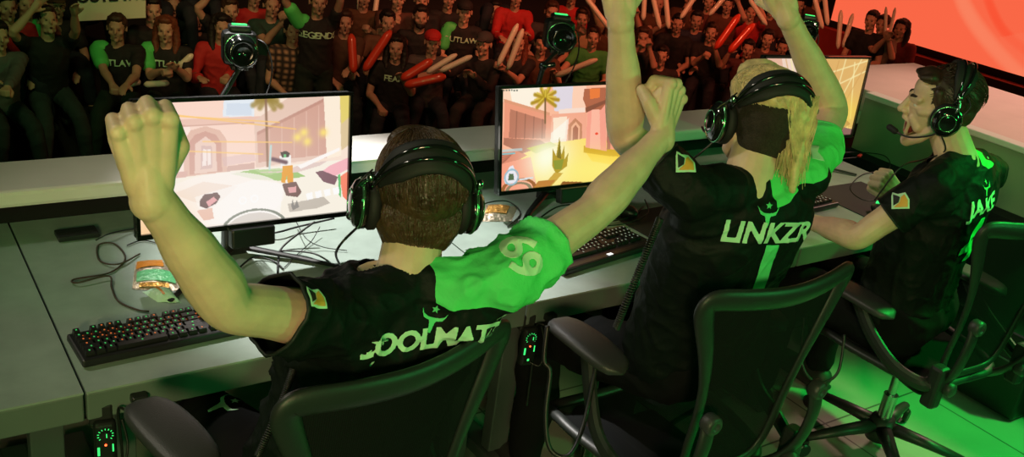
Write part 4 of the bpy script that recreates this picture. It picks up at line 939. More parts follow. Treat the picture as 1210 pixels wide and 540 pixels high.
def spectator(u, v, label, shirt=BLK, hair=H_BR, hl=None, hr=None, trousers=(.015, .02, .03), long=False, cap=None, beard=False, sleeve=None, glasses=False,
              text=False, turn=0.0, tilt=0.0, shout=True, row=None, stand=False, d=None, plaidm=False, long_sleeve=False, group=None, lower=True):
    i = NSP[0]; NSP[0] += 1; r = random.Random(i*17+3)
    best = None
    for k in range(0, 9):
        for dy in (-.30, -.15, 0, .15, .30):
            p = at(u, v, y=rowy(k)+dy)
            for st_, hh in ((False, 1.20), (True, 1.60)):
                if (row is not None and k != row) or (p.x > 10.9 and p.y < 9.6) or (stand is not None and st_ != stand): continue
                e = abs(p.z-(rowz(k)+hh))+abs(dy)*.15
                for q in PLACED: e += max(0, .42-math.hypot((q.x-p.x), (q.y-p.y)*.9))*.3
                if best is None or e < best[0]: best = (e, k, st_, p)
    _, k, st, hp_ = best; fl = rowz(k)
    if d is not None: hp_ = at(u, v, d=d); fl = -1.45; st = stand
    PLACED.append(hp_.copy())
    face = Vector((2.2, 2.0, 0))-Vector((hp_.x, hp_.y, 0)); yaw = math.atan2(face.y, face.x)-PI/2+math.radians(turn)
    fwd = Vector((-math.sin(yaw), math.cos(yaw), 0)); lat = Vector((math.cos(yaw), math.sin(yaw), 0))   # lat = the spectator's own right... towards image left
    Hm = Matrix.Translation(hp_) @ Matrix.Rotation(yaw, 4, 'Z') @ Matrix.Rotation(math.radians(tilt), 4, 'X')
    neck = hp_-fwd*.03+Vector((0, 0, -.165)); 
    hip = Vector((neck.x, neck.y, neck.z-.50))-fwd*(.10 if not st else .0)
    if not st and hip.z < fl+.40: hip.z = fl+.40
    root = empty('person', (hip.x, hip.y, fl), label, 'person', group)
    w = r.uniform(.95, 1.08)
    shA = neck+lat*.165*w+Vector((0, 0, -.05)); shB = neck-lat*.165*w+Vector((0, 0, -.05))     # A is on image left
    if (CR.transposed() @ lat).x > 0: shA, shB = shB, shA
    def target(h, sh, sgn):
        if h is None: return sh+fwd*(.26 if not st else .10)+Vector((0, 0, -.36))-(sh-neck)*.35
        q = at(h[0], h[1], d=(CR.transposed() @ (hp_-CP)).z*-1-.22); return q
    tA, tB = target(hl, shA, 1), target(hr, shB, -1)
    eA, tA = ik(shA, tA, .28, .25, Vector((0, 0, -1))+(shA-neck)*3-fwd*.2); eB, tB = ik(shB, tB, .28, .25, Vector((0, 0, -1))+(shB-neck)*3-fwd*.2)
    b = MB()
    E = lambda c, rr: b.ell(c, rr, Hm, 16, 10)
    E((0, -.012, .030), (.077, .098, .088)); E((0, .030, -.020), (.062, .060, .082)); b.cap(Hm @ Vector((-.03, .03, -.085)), .024, Hm @ Vector((.03, .03, -.085)), .024, 10); b.cap(Hm @ Vector((0, .066, -.098)), .020, Hm @ Vector((0, .06, -.09)), .022, 8)
    b.cap(Hm @ Vector((0, .092, .008)), .011, Hm @ Vector((0, .108, -.024)), .011, 8); b.cap(Hm @ Vector((-.034, .082, .022)), .012, Hm @ Vector((.034, .082, .022)), .012, 8)
    for s in (-1, 1): b.cap(Hm @ Vector((s*.08, -.01, .012)), .011, Hm @ Vector((s*.08, -.008, -.024)), .010, 8); E((s*.042, .062, -.030), (.022, .022, .020))
    b.cap(neck-Vector((0, 0, .03)), .058, Hm @ Vector((0, -.01, -.05)), .052, 12)
    def torso(bb, g):
        R = []; up = (neck-hip).normalized(); f2 = up.cross(lat).normalized(); f2 = f2 if f2.dot(fwd) > 0 else -f2
        for t, a, d_ in ((-.06, .14, .10), (.1, .155, .115), (.35, .145, .112), (.6, .158, .115), (.8, .160, .105), (.93, .12, .08), (1.0, .06, .055)):
            c = hip.lerp(neck, t)+f2*.01; R.append([c+lat*(a*w+g)*math.cos(q)+f2*(d_*w+g)*math.sin(q) for q in [2*PI*j/18 for j in range(18)]])
        bb.rings(R)
        for s in (shA, shB): bb.cap(s, .050+g, neck-Vector((0, 0, .05)), .05+g, 12)
    torso(b, 0)
    for S_, E_, T_ in ((shA, eA, tA), (shB, eB, tB)):
        b.limb([(S_, .048), (E_, .038), (E_.lerp(T_, .3), .040), (T_, .026)], 10, 3)
        z = (T_-E_).normalized(); hm = frame_of(z, -fwd+Vector((0, 0, .3)) if abs(z.z) > .5 else Vector((0, 0, 1)), T_)
        (fist if (hl or hr) and r.random() < .5 else open_hand)(b, hm, 1.05, 1)
    kn = []
    if lower:
        for s in (-1, 1):
            h0 = hip+lat*s*.09; foot = Vector((hip.x, hip.y, fl))+lat*s*(.12 if st else .16+r.uniform(-.02, .05))+fwd*(.02 if st else .40+r.uniform(-.05, .08)); foot.z = fl+.09
            k_, f_ = ik(h0, foot, .43, .42, fwd+Vector((0, 0, .7)) if not st else fwd)
            kn.append((h0, k_, f_)); b.limb([(h0, .075), (k_, .050), (f_, .035)], 10, 3); b.cap(f_-Vector((0, 0, .045)), .032, f_+fwd*.13-Vector((0, 0, .055)), .028, 8)
    bo_ = b.skin('body', MSKINC, .0095, 1, parent=root); kk = r.uniform(.75, 1.12); bo_.color = (.62*kk, .36*kk, .25*kk, 1)
    c = MB(); torso(c, .016)
    fr = 1.0 if long_sleeve else .55
    for S_, E_, T_ in ((shA, eA, tA), (shB, eB, tB)):
        if long_sleeve: c.limb([(S_, .066), (E_, .054), (T_.lerp(E_, .12), .042)], 10, 3)
        else: c.limb([(S_, .066), (S_.lerp(E_, fr), .058)], 10, 3)
    o = c.skin('shirt', MPLAID if plaidm else MCLOTH, .013, 2, post=lambda bb: folds(bb, .007, i, 7), parent=root); o.color = (*shirt, 1); sh_o = o
    if sleeve:
        for q, (S_, E_) in (('A', (shA, eA)), ('B', (shB, eB))):
            if q in sleeve:
                c = MB(); c.limb([(S_+(neck-S_)*.25+Vector((0, 0, .005)), .070), (S_, .074), (S_.lerp(E_, .62), .068)], 12, 3); c.skin('green_sleeve', MGSLEEVE, .012, 1, parent=root)
    if kn:
        c = MB(); c.cap(hip-lat*.06, .12, hip+lat*.06, .12)
        for h0, k_, f_ in kn: c.limb([(h0, .098), (k_, .070), (f_+Vector((0, 0, .04)), .056)], 10, 3)
        o = c.skin('trousers', MJEANS, .014, 2, post=lambda bb: folds(bb, .006, i+2, 7), parent=root); o.color = (*trousers, 1)
        for h0, k_, f_ in kn: c = MB(); c.cap(f_-Vector((0, 0, .045)), .044, f_+fwd*.14-Vector((0, 0, .052)), .038, 10); c.build('shoe', MSHOE, None, smooth=True); wparent(bpy.data.objects[-1] if False else COL.objects[-1], root)
    c = MB(); c.ell((0, -.026, .042), (.088, .100, .092), Hm, 16, 10)
    if long:
        for s in (-1, 1): c.limb([(Hm @ Vector(q), rr) for q, rr in (((s*.060, -.02, .07), .04), ((s*.088, -.03, -.04), .034), ((s*.092, -.01, -.14), .034), ((s*.080, .03, -.21), .022))], 10, 3)
        c.ell((0, -.06, -.06), (.085, .05, .12), Hm)
    c.ell((0, .045, .096), (.058, .042, .028), Hm)
    if not cap: o = c.skin('hair', MHAIRC, .011, 1, post=lambda bb: folds(bb, .006, i+9, 24), parent=root); o.color = (*hair, 1)
    else:
        c2 = MB(); c2.ell((0, -.008, .062), (.090, .106, .074), Hm, 18, 12); c2.ell((0, .115, .060), (.060, .060, .010), Hm); o = c2.skin('cap', MCLOTH, .009, 1, parent=root); o.color = (*cap, 1)
        c.bm.free(); c = MB(); c.ell((0, -.035, .0), (.084, .082, .060), Hm); o = c.skin('hair', MHAIRC, .011, 1, parent=root); o.color = (*hair, 1)
    if beard: c = MB(); c.ell((0, .045, -.080), (.056, .046, .040), Hm); c.cap(Hm @ Vector((-.06, .01, -.05)), .016, Hm @ Vector((.0, .075, -.1)), .02, 8); c.cap(Hm @ Vector((.06, .01, -.05)), .016, Hm @ Vector((.0, .075, -.1)), .02, 8); o = c.skin('beard', MHAIRC, .010, 1, parent=root); o.color = (*hair, 1)
    for s in (-1, 1):
        c = MB(); c.ell((s*.030, .0835, .001), (.011, .006, .0055), Hm, 10, 6); wparent(c.build('eye', MDARKF, None, smooth=True), root)
    c = MB(); c.ell((0, .090, -.064), (.013, .006, .008 if shout else .003), Hm, 12, 8); wparent(c.build('mouth', MDARKF, None, smooth=True), root)
    if glasses:
        c = MB()
        for s in (-1, 1): c.tube([Hm @ Vector((s*.033+.024*math.cos(q), .104, .002+.018*math.sin(q))) for q in [2*PI*j/14 for j in range(14)]], .003, 5, closed=True)
        wparent(c.build('glasses', MBLK, None), root)
    if text:
        cc = hip.lerp(neck, .72)+fwd*.1; me = text_mesh(text if isinstance(text, str) else 'OUTLAWS', .088, bold=.003, depth=.002, voxel=.006)
        print_on(me, 'shirt_print', sh_o, cc, fwd, Vector((0, 0, 1)), MPRINT, sh_o, lift=.006)
    return dict(root=root, A=tA, B=tB, head=hp_, depth=-(CR.transposed() @ (hp_-CP)).z)
def stick(u0, v0, u1, v1, d, col, label, dd=0.0, r=.032):
    a = at(u0, v0, d=d); b_ = at(u1, v1, d=d+dd); L = (b_-a).length; n = 14; b = MB()
    b.tube([a.lerp(b_, t) for t in [k/n for k in range(n+1)]], [r*min(1, .35+6*k/n, .35+6*(1-k/n)) for k in range(n+1)], 12)
    o = b.build('thunder_stick', col, None, smooth=True); tag(o, label, 'thunder stick', 'inflatable thunder sticks'); return o
SP = spectator
# front of the crowd, left to right
s0 = SP(-2, 42, 'spectator in grey sleeves cut by the left edge of the frame, seated', GREY, H_BK, long_sleeve=True, hl=(-14, 100), hr=(8, 104), trousers=(.02, .04, .04))
s1 = SP(56, 24, 'seated spectator in a black hoodie, head back and both hands raised to the head', BLK, H_BR, hl=(38, 12), hr=(88, 16), tilt=14, trousers=(.03, .05, .05), long_sleeve=False, row=0)
s2 = SP(138, 33, 'seated brown-haired spectator with a green left sleeve under the white sign', BLK, H_BR, hl=(133, 100), hr=(150, 100), sleeve='A', text=True, turn=-22, shout=False, trousers=(.01, .03, .02), row=0)
s3 = SP(196, 35, 'seated long-haired laughing spectator with green sleeve holding white sticks', BLK, H_RD, hl=(192, 84), hr=(207, 80), sleeve='A', text=True, long=True, turn=-20, trousers=(.01, .03, .02), row=0)
s4 = SP(262, 32, 'spectator in a red top with dark hair beside the left broadcast camera', RED, H_BK, long=True, hl=(236, 92), hr=(268, 90), long_sleeve=True, row=0)
s5 = SP(30, 4, 'spectator in a green jersey with raised arms behind the hoodie wearer', (.05, .5, .12), H_BK, hl=(12, -8), hr=(46, -6))
s6 = SP(66, 6, 'spectator in a dark cap between the hoodie wearer and the sign', BLK, H_BK, cap=BRN, glasses=True, hl=(60, 40))
s7 = SP(180, 12, 'dark-clothed spectator behind the white sign edge', BLK, H_BK, shout=True)
s8 = SP(272, 12, 'heavyset spectator in black waving one bare arm above the left camera', BLK, H_BR, hl=(252, -12), hr=(292, 60), row=1)
s9 = SP(321, 6, 'spectator in a dark green tee clapping beside the left camera', DGRN, H_BR, hl=(331, 30), hr=(336, 24))
s10 = SP(346, 36, 'spectator in a plaid shirt between the clapper and the tank top wearer', BRN, H_BK, plaidm=True, shout=False, row=0)
s11 = SP(376, 2, 'standing cheering spectator in a printed black tee, bare arms overhead', BLK, H_BR, hl=(356, -24), hr=(400, -24), sleeve='A', text='LEGENDS', stand=True, trousers=(.01, .02, .015))
s12 = SP(407, 26, 'spectator with a green-lit face mark beside the upright red stick', (.10, .05, .03), H_BR, hr=(412, 82))
s13 = SP(408, 62, 'small spectator in front of the one with the green face mark', (.12, .05, .03), H_BR, row=1)
s14 = SP(458, 26, 'spectator behind the slanted red stick, gripping both red sticks', (.16, .07, .04), H_BK, hl=(418, 84), hr=(432, 84))
s15 = SP(468, 56, 'long-haired spectator in a printed black tee left of the crossed red sticks', BLK, H_BK, long=True, text='FEAR', hr=(476, 94), shout=False, turn=-8, row=0)
s16 = SP(497, 20, 'bearded spectator in a dark tee above the crossed red sticks', BLK, H_BK, beard=True, shout=False)
s17 = SP(511, 50, 'spectator in a red cap holding the crossed red sticks', (.08, .07, .07), H_BK, cap=RED, hl=(474, 92), hr=(480, 97), row=0)
s18 = SP(549, 14, 'spectator in a dark cap with green and black sleeves, seated high', BLK, H_BK, cap=BLK, sleeve='A', text=True, shout=False)
s19 = SP(572, 52, 'spectator in a grey-fronted cap and black hoodie facing right', BLK, H_BK, cap=(.05, .05, .05), long_sleeve=True, hl=(520, 84), hr=(560, 90), turn=-25, trousers=(.02, .02, .02), row=0)
s20 = SP(610, -4, 'spectator in a bright red hoodie standing above two pale sticks', RED, H_BR, long_sleeve=True, hl=(592, 44), hr=(622, 40))
s21 = SP(652, 14, 'spectator in dark clothes behind the right broadcast camera', (.05, .04, .04), H_BR)
s22 = SP(612, 52, 'spectator holding two pale sticks upright left of the right camera', BLK, H_RD, hl=(586, 80), hr=(598, 84), long=True, row=0)
s23 = SP(640, 52, 'spectator in brown beneath the right camera arm', BRN, H_BK, hr=(655, 88))
s24 = SP(688, 22, 'spectator in a tan top with one arm raised, right of the right camera', TAN, H_BR, hl=(684, 40), hr=(700, 6), long_sleeve=True)
s25 = SP(701, 44, 'spectator in a green top partly hidden by the raised forearm', (.06, .35, .08), H_BR, hl=(658, 88))
more = [
 (498, 0, BLK, H_BR, 'dark-clothed spectator at the top edge above the bearded one', {}),
 (204, 6, BLK, H_BR, 'spectator in black right of the white sign', dict(shout=False, row=2)),
 (234, 22, BLK, H_BK, 'dark-haired spectator in black left of the heavyset one', dict(row=2)),
 (430, -4, BRN, H_BR, 'spectator in brown at the top edge holding a pale stick up', dict(hr=(436, 34))),
 (300, -6, RED, H_BK, 'spectator in red at the top edge between the waving one and the clapper', {}),
 (8, 8, RED, H_BR, 'spectator in a red shirt at the top left corner', dict(hl=(-6, -8))),
 (742, 6, (.14, .04, .03), H_BK, 'spectator in maroon just right of the raised forearm at the top edge', dict(hr=(752, 18))),
 (760, 44, BLK, H_BR, 'spectator with both hands pressed to the cheeks, right of the raised forearm', dict(hl=(754, 56), hr=(767, 56), long=True)),
 (801, 28, BLK, H_BK, 'spectator in a dark open jacket above the clenched fist', {}),
 (823, 24, NAVY, H_BK, 'dark-haired spectator beside the crouched one in black', {}),
 (840, 38, BLK, H_BR, 'large spectator in black leaning forward with a red stick', dict(hl=(832, 66), hr=(845, 58), shout=True)),
 (884, 58, (.10, .03, .03), H_BK, 'spectator holding a red stick above the blond player', dict(hl=(862, 62))),
 (907, 46, (.12, .05, .04), H_BK, 'spectator right of the two slanted red sticks', {}),
 (778, 4, BRN, H_BR, 'spectator in brown at the top edge waving pale sticks', dict(hl=(786, 30), hr=(795, 30))),
 (860, 6, (.14, .05, .03), H_BK, 'spectator at the top edge behind the tip of a red stick', dict(hr=(872, 2))),
 (888, 14, RED, H_BK, 'spectator in red left of the right raised arm', dict(hr=(896, 2))),
 (722, 28, BRN, H_BR, 'spectator in brown mostly hidden behind the left raised forearm', {}),
 (958, 34, (.10, .03, .02), H_BK, 'spectator in maroon right of the right raised wrist', dict(hr=(968, 38))),
 (985, 14, (.16, .05, .04), H_BR, 'spectator at the top holding pale sticks near the orange screen', dict(hl=(972, 30), hr=(990, 34))),
 (979, 46, (.10, .03, .03), H_BK, 'spectator in maroon low beside the dark screen edge', dict(hr=(992, 56))),
 (1002, 40, BRN, H_BK, 'spectator with a pale stick before the dark screen edge', dict(hr=(1006, 30))),
 (945, 6, BLK, H_BK, 'spectator in black at the top edge behind the right raised wrist', {}),
 (966, -2, (.14, .06, .03), H_BR, 'brown-clothed spectator at the top edge right of the right raised arm', {}),
 (530, -2, BLK, H_BR, 'spectator in black at the top edge left of the capped green-sleeved one', {}),
 (585, 12, (.04, .03, .03), H_BK, 'dark-clothed spectator left of the red hoodie wearer', dict(shout=False, row=2)),
 (676, -6, RED, H_BR, 'spectator in red at the top edge right of the right camera', {}),
 (815, -2, BRN, H_BR, 'brown-clothed spectator at the top edge above the dark open jacket', dict(hl=(808, 12))),
 (838, 2, (.16, .04, .03), H_BK, 'spectator in maroon at the top edge above the large one in black', {}),
 (912, 10, (.12, .04, .03), H_BK, 'spectator in maroon at the top edge beside the right raised arm', {}),
 (470, -2, (.10, .04, .03), H_BK, 'spectator in dark red at the top edge with a pale stick', dict(hl=(464, 26))),
 (104, -10, BLK, H_BR, 'spectator in black holding up the white sign', dict(hl=(96, 6), hr=(150, 8), long_sleeve=False, row=2)),
 (925, 56, (.06, .03, .03), H_BK, 'dark spectator behind the headband of the blond player', {}),
 (782, 66, (.03, .02, .02), H_BK, 'dark-clothed spectator low above the clenched fist', dict(shout=False)),
 (726, 66, (.03, .03, .03), H_BK, 'dark-clothed spectator low behind the left raised forearm', {}),
]
for u, v, c_, h_, lb, kw in more: SP(u, v, lb, c_, h_, lower=True, **kw)
# three near the orange screen, farthest away
for u, v, c_, lb, kw in ((1030, 24, BLK, 'leftmost of three spectators silhouetted against the orange screen, in black', {}), (1043, 29, (.22, .18, .14), 'middle spectator against the orange screen, in a khaki tee', dict(hl=(1046, 46), hr=(1050, 46))), (1065, 34, (.20, .02, .02), 'rightmost spectator against the orange screen, in a dark red tee, long hair', dict(long=True))):
    SP(u, v, lb, c_, H_BK, turn=-15, d=12.3, **kw)
# inflatable sticks
for a in ((418, 86, 415, 40, 9.6, MREDS, 'upright red stick, leftmost of the four red ones near the centre'), (430, 84, 462, 36, 9.6, MREDS, 'red stick slanting up right beside the upright red one'),
          (474, 94, 511, 71, 9.3, MREDS, 'upper of the two crossed red sticks'), (478, 101, 527, 90, 9.2, MREDS, 'lower of the two crossed red sticks'),
          (845, 58, 874, 17, 11.6, MREDS, 'left one of the two red sticks above the blond player'), (861, 62, 891, 28, 11.5, MREDS, 'right one of the two red sticks above the blond player'),
          (588, 78, 612, 28, 9.8, MWHITES, 'pale stick slanting up beneath the red hoodie, left of the pair'), (600, 82, 618, 34, 9.7, MWHITES, 'pale stick beneath the red hoodie, right of the pair'),
          (424, 36, 425, -14, 11, MWHITES, 'upright pale stick at the top edge above the upright red stick'), (441, 30, 447, -14, 11, MWHITES, 'pale stick at the top edge right of the upright pale one'), (463, 26, 474, -14, 11, MWHITES, 'broad pale stick at the top edge above the slanted red stick'),
          (656, 90, 706, 70, 9.6, MWHITES, 'pale stick held flat under the right broadcast camera'), (504, 86, 540, 64, 9.8, MWHITES, 'pale stick pointing at a pale flower-like end by the grey-fronted cap'), (520, 84, 558, 66, 9.7, MWHITES, 'pale stick lying across the lap of the grey-fronted cap wearer'),
          (152, 100, 166, 96, 8.9, MWHITES, 'short pale stick in the lap of the brown-haired seated spectator'), (170, 100, 200, 98, 8.9, MWHITES, 'pale stick lying between the two green-sleeved spectators'), (206, 84, 228, 64, 9.0, MWHITES, 'pale stick pointing up right from the laughing spectator'),
          (690, -6, 722, 36, 11, MWHITES, 'pale stick at the top edge crossing beside the left raised forearm'), (760, 24, 762, -10, 11.5, MWHITES, 'upright pale stick right of the left raised forearm'), (780, 34, 770, -10, 11.5, MWHITES, 'pale stick leaning left at the top edge, second right of the left raised forearm'), (790, 34, 786, -10, 11.4, MWHITES, 'upright pale stick above the clenched fist'),
          (804, 22, 824, -8, 11.6, MWHITES, 'pale stick leaning right at the top edge above the clenched fist'), (838, 18, 862, -10, 12, MWHITES, 'pale stick leaning right above the large spectator in black'), (885, -2, 906, 30, 12, MWHITES, 'pale stick sloping down right toward the right raised arm'),
          (972, 34, 962, -4, 12, MWHITES, 'pale stick right of the right raised wrist'), (990, 58, 994, 12, 12.4, MWHITES, 'tall pale stick left of the dark screen edge'), (978, 30, 974, -6, 12.2, MWHITES, 'pale stick at the top edge right of the right raised wrist'), (996, 56, 1008, 16, 12.6, MWHITES, 'pale stick leaning right before the dark screen edge'),
          (1046, 46, 1047, 8, 12.08, MWHITES, 'thin pale stick against the orange screen, left of the pair'), (1050, 46, 1058, 9, 12.08, MWHITES, 'thin pale stick against the orange screen, right of the pair')):
    stick(*a, r=.044 if a[5] is MREDS else .030 if a[0] < 1040 else .020)
# white sign
sg = empty('handmade_sign', at(132, 2, d=8.9), 'white handmade sign with black letters held up at the top edge, lower half in view', 'sign')
TLp, TRp, BRp, BLp = at(92, -24, d=9), at(172, -26, d=9), at(172, 21, d=9), at(92, 25, d=9)
b = MB(); nrm = (BRp-BLp).cross(TLp-BLp).normalized(); b.add([TLp, TRp, BRp, BLp]+[p-nrm*.01 for p in (TLp, TRp, BRp, BLp)], [(0, 1, 2, 3), (7, 6, 5, 4), (0, 3, 7, 4), (1, 5, 6, 2), (0, 4, 5, 1), (3, 2, 6, 7)])
wparent(b.build('board', mat('sign_card', (.80, .78, .60), .7), None), sg)
me = text_mesh('OUTLAWS',   .13, bold=.0045, depth=.002); cx_ = at(133, -4, d=8.99); r_ = (BRp-BLp).normalized(); n_ = nrm if nrm.dot(CP-cx_) > 0 else -nrm; u_ = n_.cross(r_)
for v_ in me.vertices: v_.co = cx_+r_*v_.co.x*1.05+u_*v_.co.y+n_*(.004+v_.co.z)
me.materials.clear(); me.materials.append(MMATT); wparent(link('lettering', me, None, smooth=False), sg)
# ---------------------------------------------------------------- things on and under the desks
def keyboard(loc, yaw, label, orange=False, wrist=.0):
    root = empty('keyboard', loc, label, 'keyboard', 'mechanical keyboards', rz=yaw)
    W_, D_ = .445, .135+wrist
    MB().box((0, -wrist/2, .011), (W_, D_, .020), bev=.005).build('case', MBLK, root)
    if wrist: MB().box((0, -.0675-wrist/2, .013), (W_*.98, wrist*.9, .018), bev=.007).build('front_lip', MBLK, root); MB().box((.0, -.0675-wrist*.55, .0235), (.022, .012, .001)).build('lit_emblem', MWLED, root)
    P_ = .019; rows = [[(0, 1)]+[(2+i, 1) for i in range(4)]+[(6.5+i, 1) for i in range(4)]+[(11+i, 1) for i in range(4)]+[(15.25+i, 1) for i in range(3)],
      [(i, 1) for i in range(13)]+[(13, 2)]+[(15.25+i, 1) for i in range(7)][:7], [(0, 1.5)]+[(1.5+i, 1) for i in range(12)]+[(13.5, 1.5)]+[(15.25+i, 1) for i in range(7)],
      [(0, 1.75)]+[(1.75+i, 1) for i in range(11)]+[(12.75, 2.25)]+[(18.5+i, 1) for i in range(4)][:3], [(0, 2.25)]+[(2.25+i, 1) for i in range(10)]+[(12.25, 2.75), (16.25, 1)]+[(18.5+i, 1) for i in range(3)],
      [(0, 1.25), (1.25, 1.25), (2.5, 1.25), (3.75, 6.25), (10, 1.25), (11.25, 1.25), (12.5, 1.25), (13.75, 1.25), (15.25, 1), (16.25, 1), (17.25, 1), (18.5, 2), (20.5, 1)]]
    k = 0; x0 = -W_/2+.010; rr = random.Random(5)
    keys = MB(); leg = MB(); leg2 = MB()
    for j, row in enumerate(rows):
        y = .0675-.016-j*P_-(.0 if j else -.003); z = .024+.0015*abs(j-3)
        for cx_, w in row:
            kx = x0+(cx_+w/2)*P_*1.0; a, h = w*P_-.0025, P_-.0025; t = .0018
            if kx+a/2 > W_/2: continue
            keys.add([(kx-a/2, y-h/2, z-.008), (kx+a/2, y-h/2, z-.008), (kx+a/2, y+h/2, z-.008), (kx-a/2, y+h/2, z-.008), (kx-a/2+t, y-h/2+t, z+.004), (kx+a/2-t, y-h/2+t, z+.004), (kx+a/2-t, y+h/2-t*.8, z+.0055), (kx-a/2+t, y+h/2-t*.8, z+.0055)],
              [(0, 1, 5, 4), (1, 2, 6, 5), (2, 3, 7, 6), (3, 0, 4, 7), (4, 5, 6, 7)])
            (leg if (rr.random() < .75 or not orange) else leg2).box((kx, y+.001, z+.0050), (.0035, .0045, .0006))
    ko = keys.build('keycaps', MKEY, root); ko['kind'] = 'stuff'
    leg.build('key_legends', MKEYL if not orange else MKEYG, ko); 
    if orange:
        gl = MB()
        for j in range(2): gl.box((-.02, .0675-.026-j*P_, .0225), (.36, .002, .002))
        gl.build('orange_glow_strip', MKEYO, ko)
    if len(leg2.bm.verts): leg2.build('orange_key_legends', MKEYO, ko)
    return root
a0 = at(103, 433, z=.73); a1 = at(72, 398, z=.73)
keyboard((.605, 2.105, .731), math.radians(3), 'black keyboard with orange and green key lights on the left desk, beneath the raised elbow', orange=True)
kb2 = keyboard((1.965, 2.165, .731), math.radians(9), 'black keyboard with a lit emblem on its front lip, under the outstretched arm', wrist=.032)
keyboard((3.02, 2.22, .731), math.radians(4), 'black keyboard in shadow on the right desk behind the green sleeve')
def pad(c, size, rz, label):
    e = MB().box((0, 0, .0015), (size[0], size[1], .003), bev=.001).build('mouse_pad', MMATT); e.location = c; e.rotation_euler = (0, 0, rz); tag(e, label, 'mouse pad', 'mouse pads')
pad((1.13, 2.11, .7305), (.46, .26), .05, 'black mouse pad on the left desk beside the neck of the nearest player')
pad((2.43, 2.22, .7305), (.38, .34), .05, 'dark mouse pad on the middle desk right of its keyboard')
pad((3.45, 2.18, .7305), (.36, .34), .0, 'black mouse pad on the right desk beneath the small fist')
def mouse(c, rz, label):
    root = empty('mouse', c, label, 'mouse', rz=rz); b = MB(); b.ell((0, 0, .012), (.031, .058, .026)); b.skin('shell', MBLK, .003, 2, parent=root, post=None, M=Matrix.Identity(4))
    w = MB(); w.lathe([(0, -.004), (.011, -.004), (.011, .004), (0, .004)], 16, Matrix.Translation((0, .030, .034)) @ Matrix.Rotation(PI/2, 4, 'Y')); w.build('scroll_wheel', MGLED, root)
mp = at(738, 246, z=.76); mouse((mp.x, mp.y, .741), .3, 'black mouse behind the outstretched forearm on the middle desk')
mp = at(1042, 248, z=.76); mouse((mp.x+.02, mp.y, .741), .2, 'black mouse under the small clenched fist on the right desk')
# snack packets
def packet(pts, z, m, label, name='snack_packet', stripes=()):
    root = empty(name, pts[0], label, 'packet', 'snack packets on the left desk' if 'left desk' in label else None); b = MB(); c = sum((Vector(p) for p in pts), Vector())/len(pts); n = 8; R = []
    P0, P1_, P2_, P3_ = [Vector(p) for p in pts]
    V = []; 
    for j in range(n+1):
        for i in range(n+1):
            s, t = i/n, j/n; p = (P0*(1-s)+P1_*s)*(1-t)+(P3_*(1-s)+P2_*s)*t; hh = .020*(max(0, math.sin(PI*s)*math.sin(PI*t)))**.5+.003*noise.noise(p*60); V.append(p+Vector((0, 0, z+hh)))
    F = [(j*(n+1)+i, j*(n+1)+i+1, (j+1)*(n+1)+i+1, (j+1)*(n+1)+i) for j in range(n) for i in range(n)]; m0 = len(V); V += [Vector((v.x, v.y, pts[0][2]+.0008)) for v in V[:]]; F += [tuple(m0+k for k in f[::-1]) for f in F[:]]
    b.add(V, F); wparent(b.build('wrapper', m, None, smooth=True), root)
    for (s0, s1, t0, t1, mm, nm) in stripes:
        b = MB(); V = []
        for j in range(5):
            for i in range(7):
                s = s0+(s1-s0)*i/6; t = t0+(t1-t0)*j/4; p = (P0*(1-s)+P1_*s)*(1-t)+(P3_*(1-s)+P2_*s)*t; hh = .020*(max(0, math.sin(PI*s)*math.sin(PI*t)))**.5; V.append(p+Vector((0, 0, z+hh+.0025)))
        b.add(V, [(j*7+i, j*7+i+1, (j+1)*7+i+1, (j+1)*7+i) for j in range(4) for i in range(6)]); wparent(b.build(nm, mm, None, smooth=True), root)
    return root
MFOIL = mat('crinkled_foil', (.62, .52, .40), .28, .6, bump=.8, bscale=60); MORF = mat('orange_wrapper', (.62, .22, .02), .3, bump=.5, bscale=80); MGRF = mat('green_wrapper', (.12, .50, .22), .3, bump=.6, bscale=70); MPALEF = mat('pale_mint_wrapper', (.50, .75, .55), .4, bump=.5, bscale=70)
MGOLD = mat('gold_foil', (.75, .40, .10), .25, .7, bump=1.0, bscale=90)
q = lambda u, v: tuple(at(u, v, z=.7305))
packet([q(156, 342), q(212, 344), q(204, 309), q(160, 310)], .0, MFOIL, 'silver snack packet with orange and green bands, left desk', stripes=((.05, .72, .60, .95, MORF, 'orange_band'), (.08, .95, .16, .48, MGRF, 'green_band'), (.15, .8, .03, .12, MGOLD, 'gold_band')))
packet([q(186, 357), q(214, 358), q(200, 341), q(168, 345)], .0, MPALEF, 'small pale mint packet in front of the banded silver packet, left desk', stripes=((.35, .45, .2, .8, MORF, 'orange_mark'),))
packet([q(562, 262), q(604, 262), q(612, 244), q(570, 242)], .0, MFOIL, 'crumpled silver and gold packet under the middle monitor, beside the headset', stripes=((.2, .8, .25, .75, MGOLD, 'gold_part'),))
# flat black box with a lid seam
c = at(91, 279, z=.7305); e = empty('cable_box', c, 'flat black cable box on the left desk near the barrier', 'box', rz=.02)
MB().box((0, 0, .008), (.110, .060, .015), bev=.003).build('case', MBLK, e); MB().box((0, -.012, .0165), (.10, .002, .001)).build('slot', MGLOSS, e)
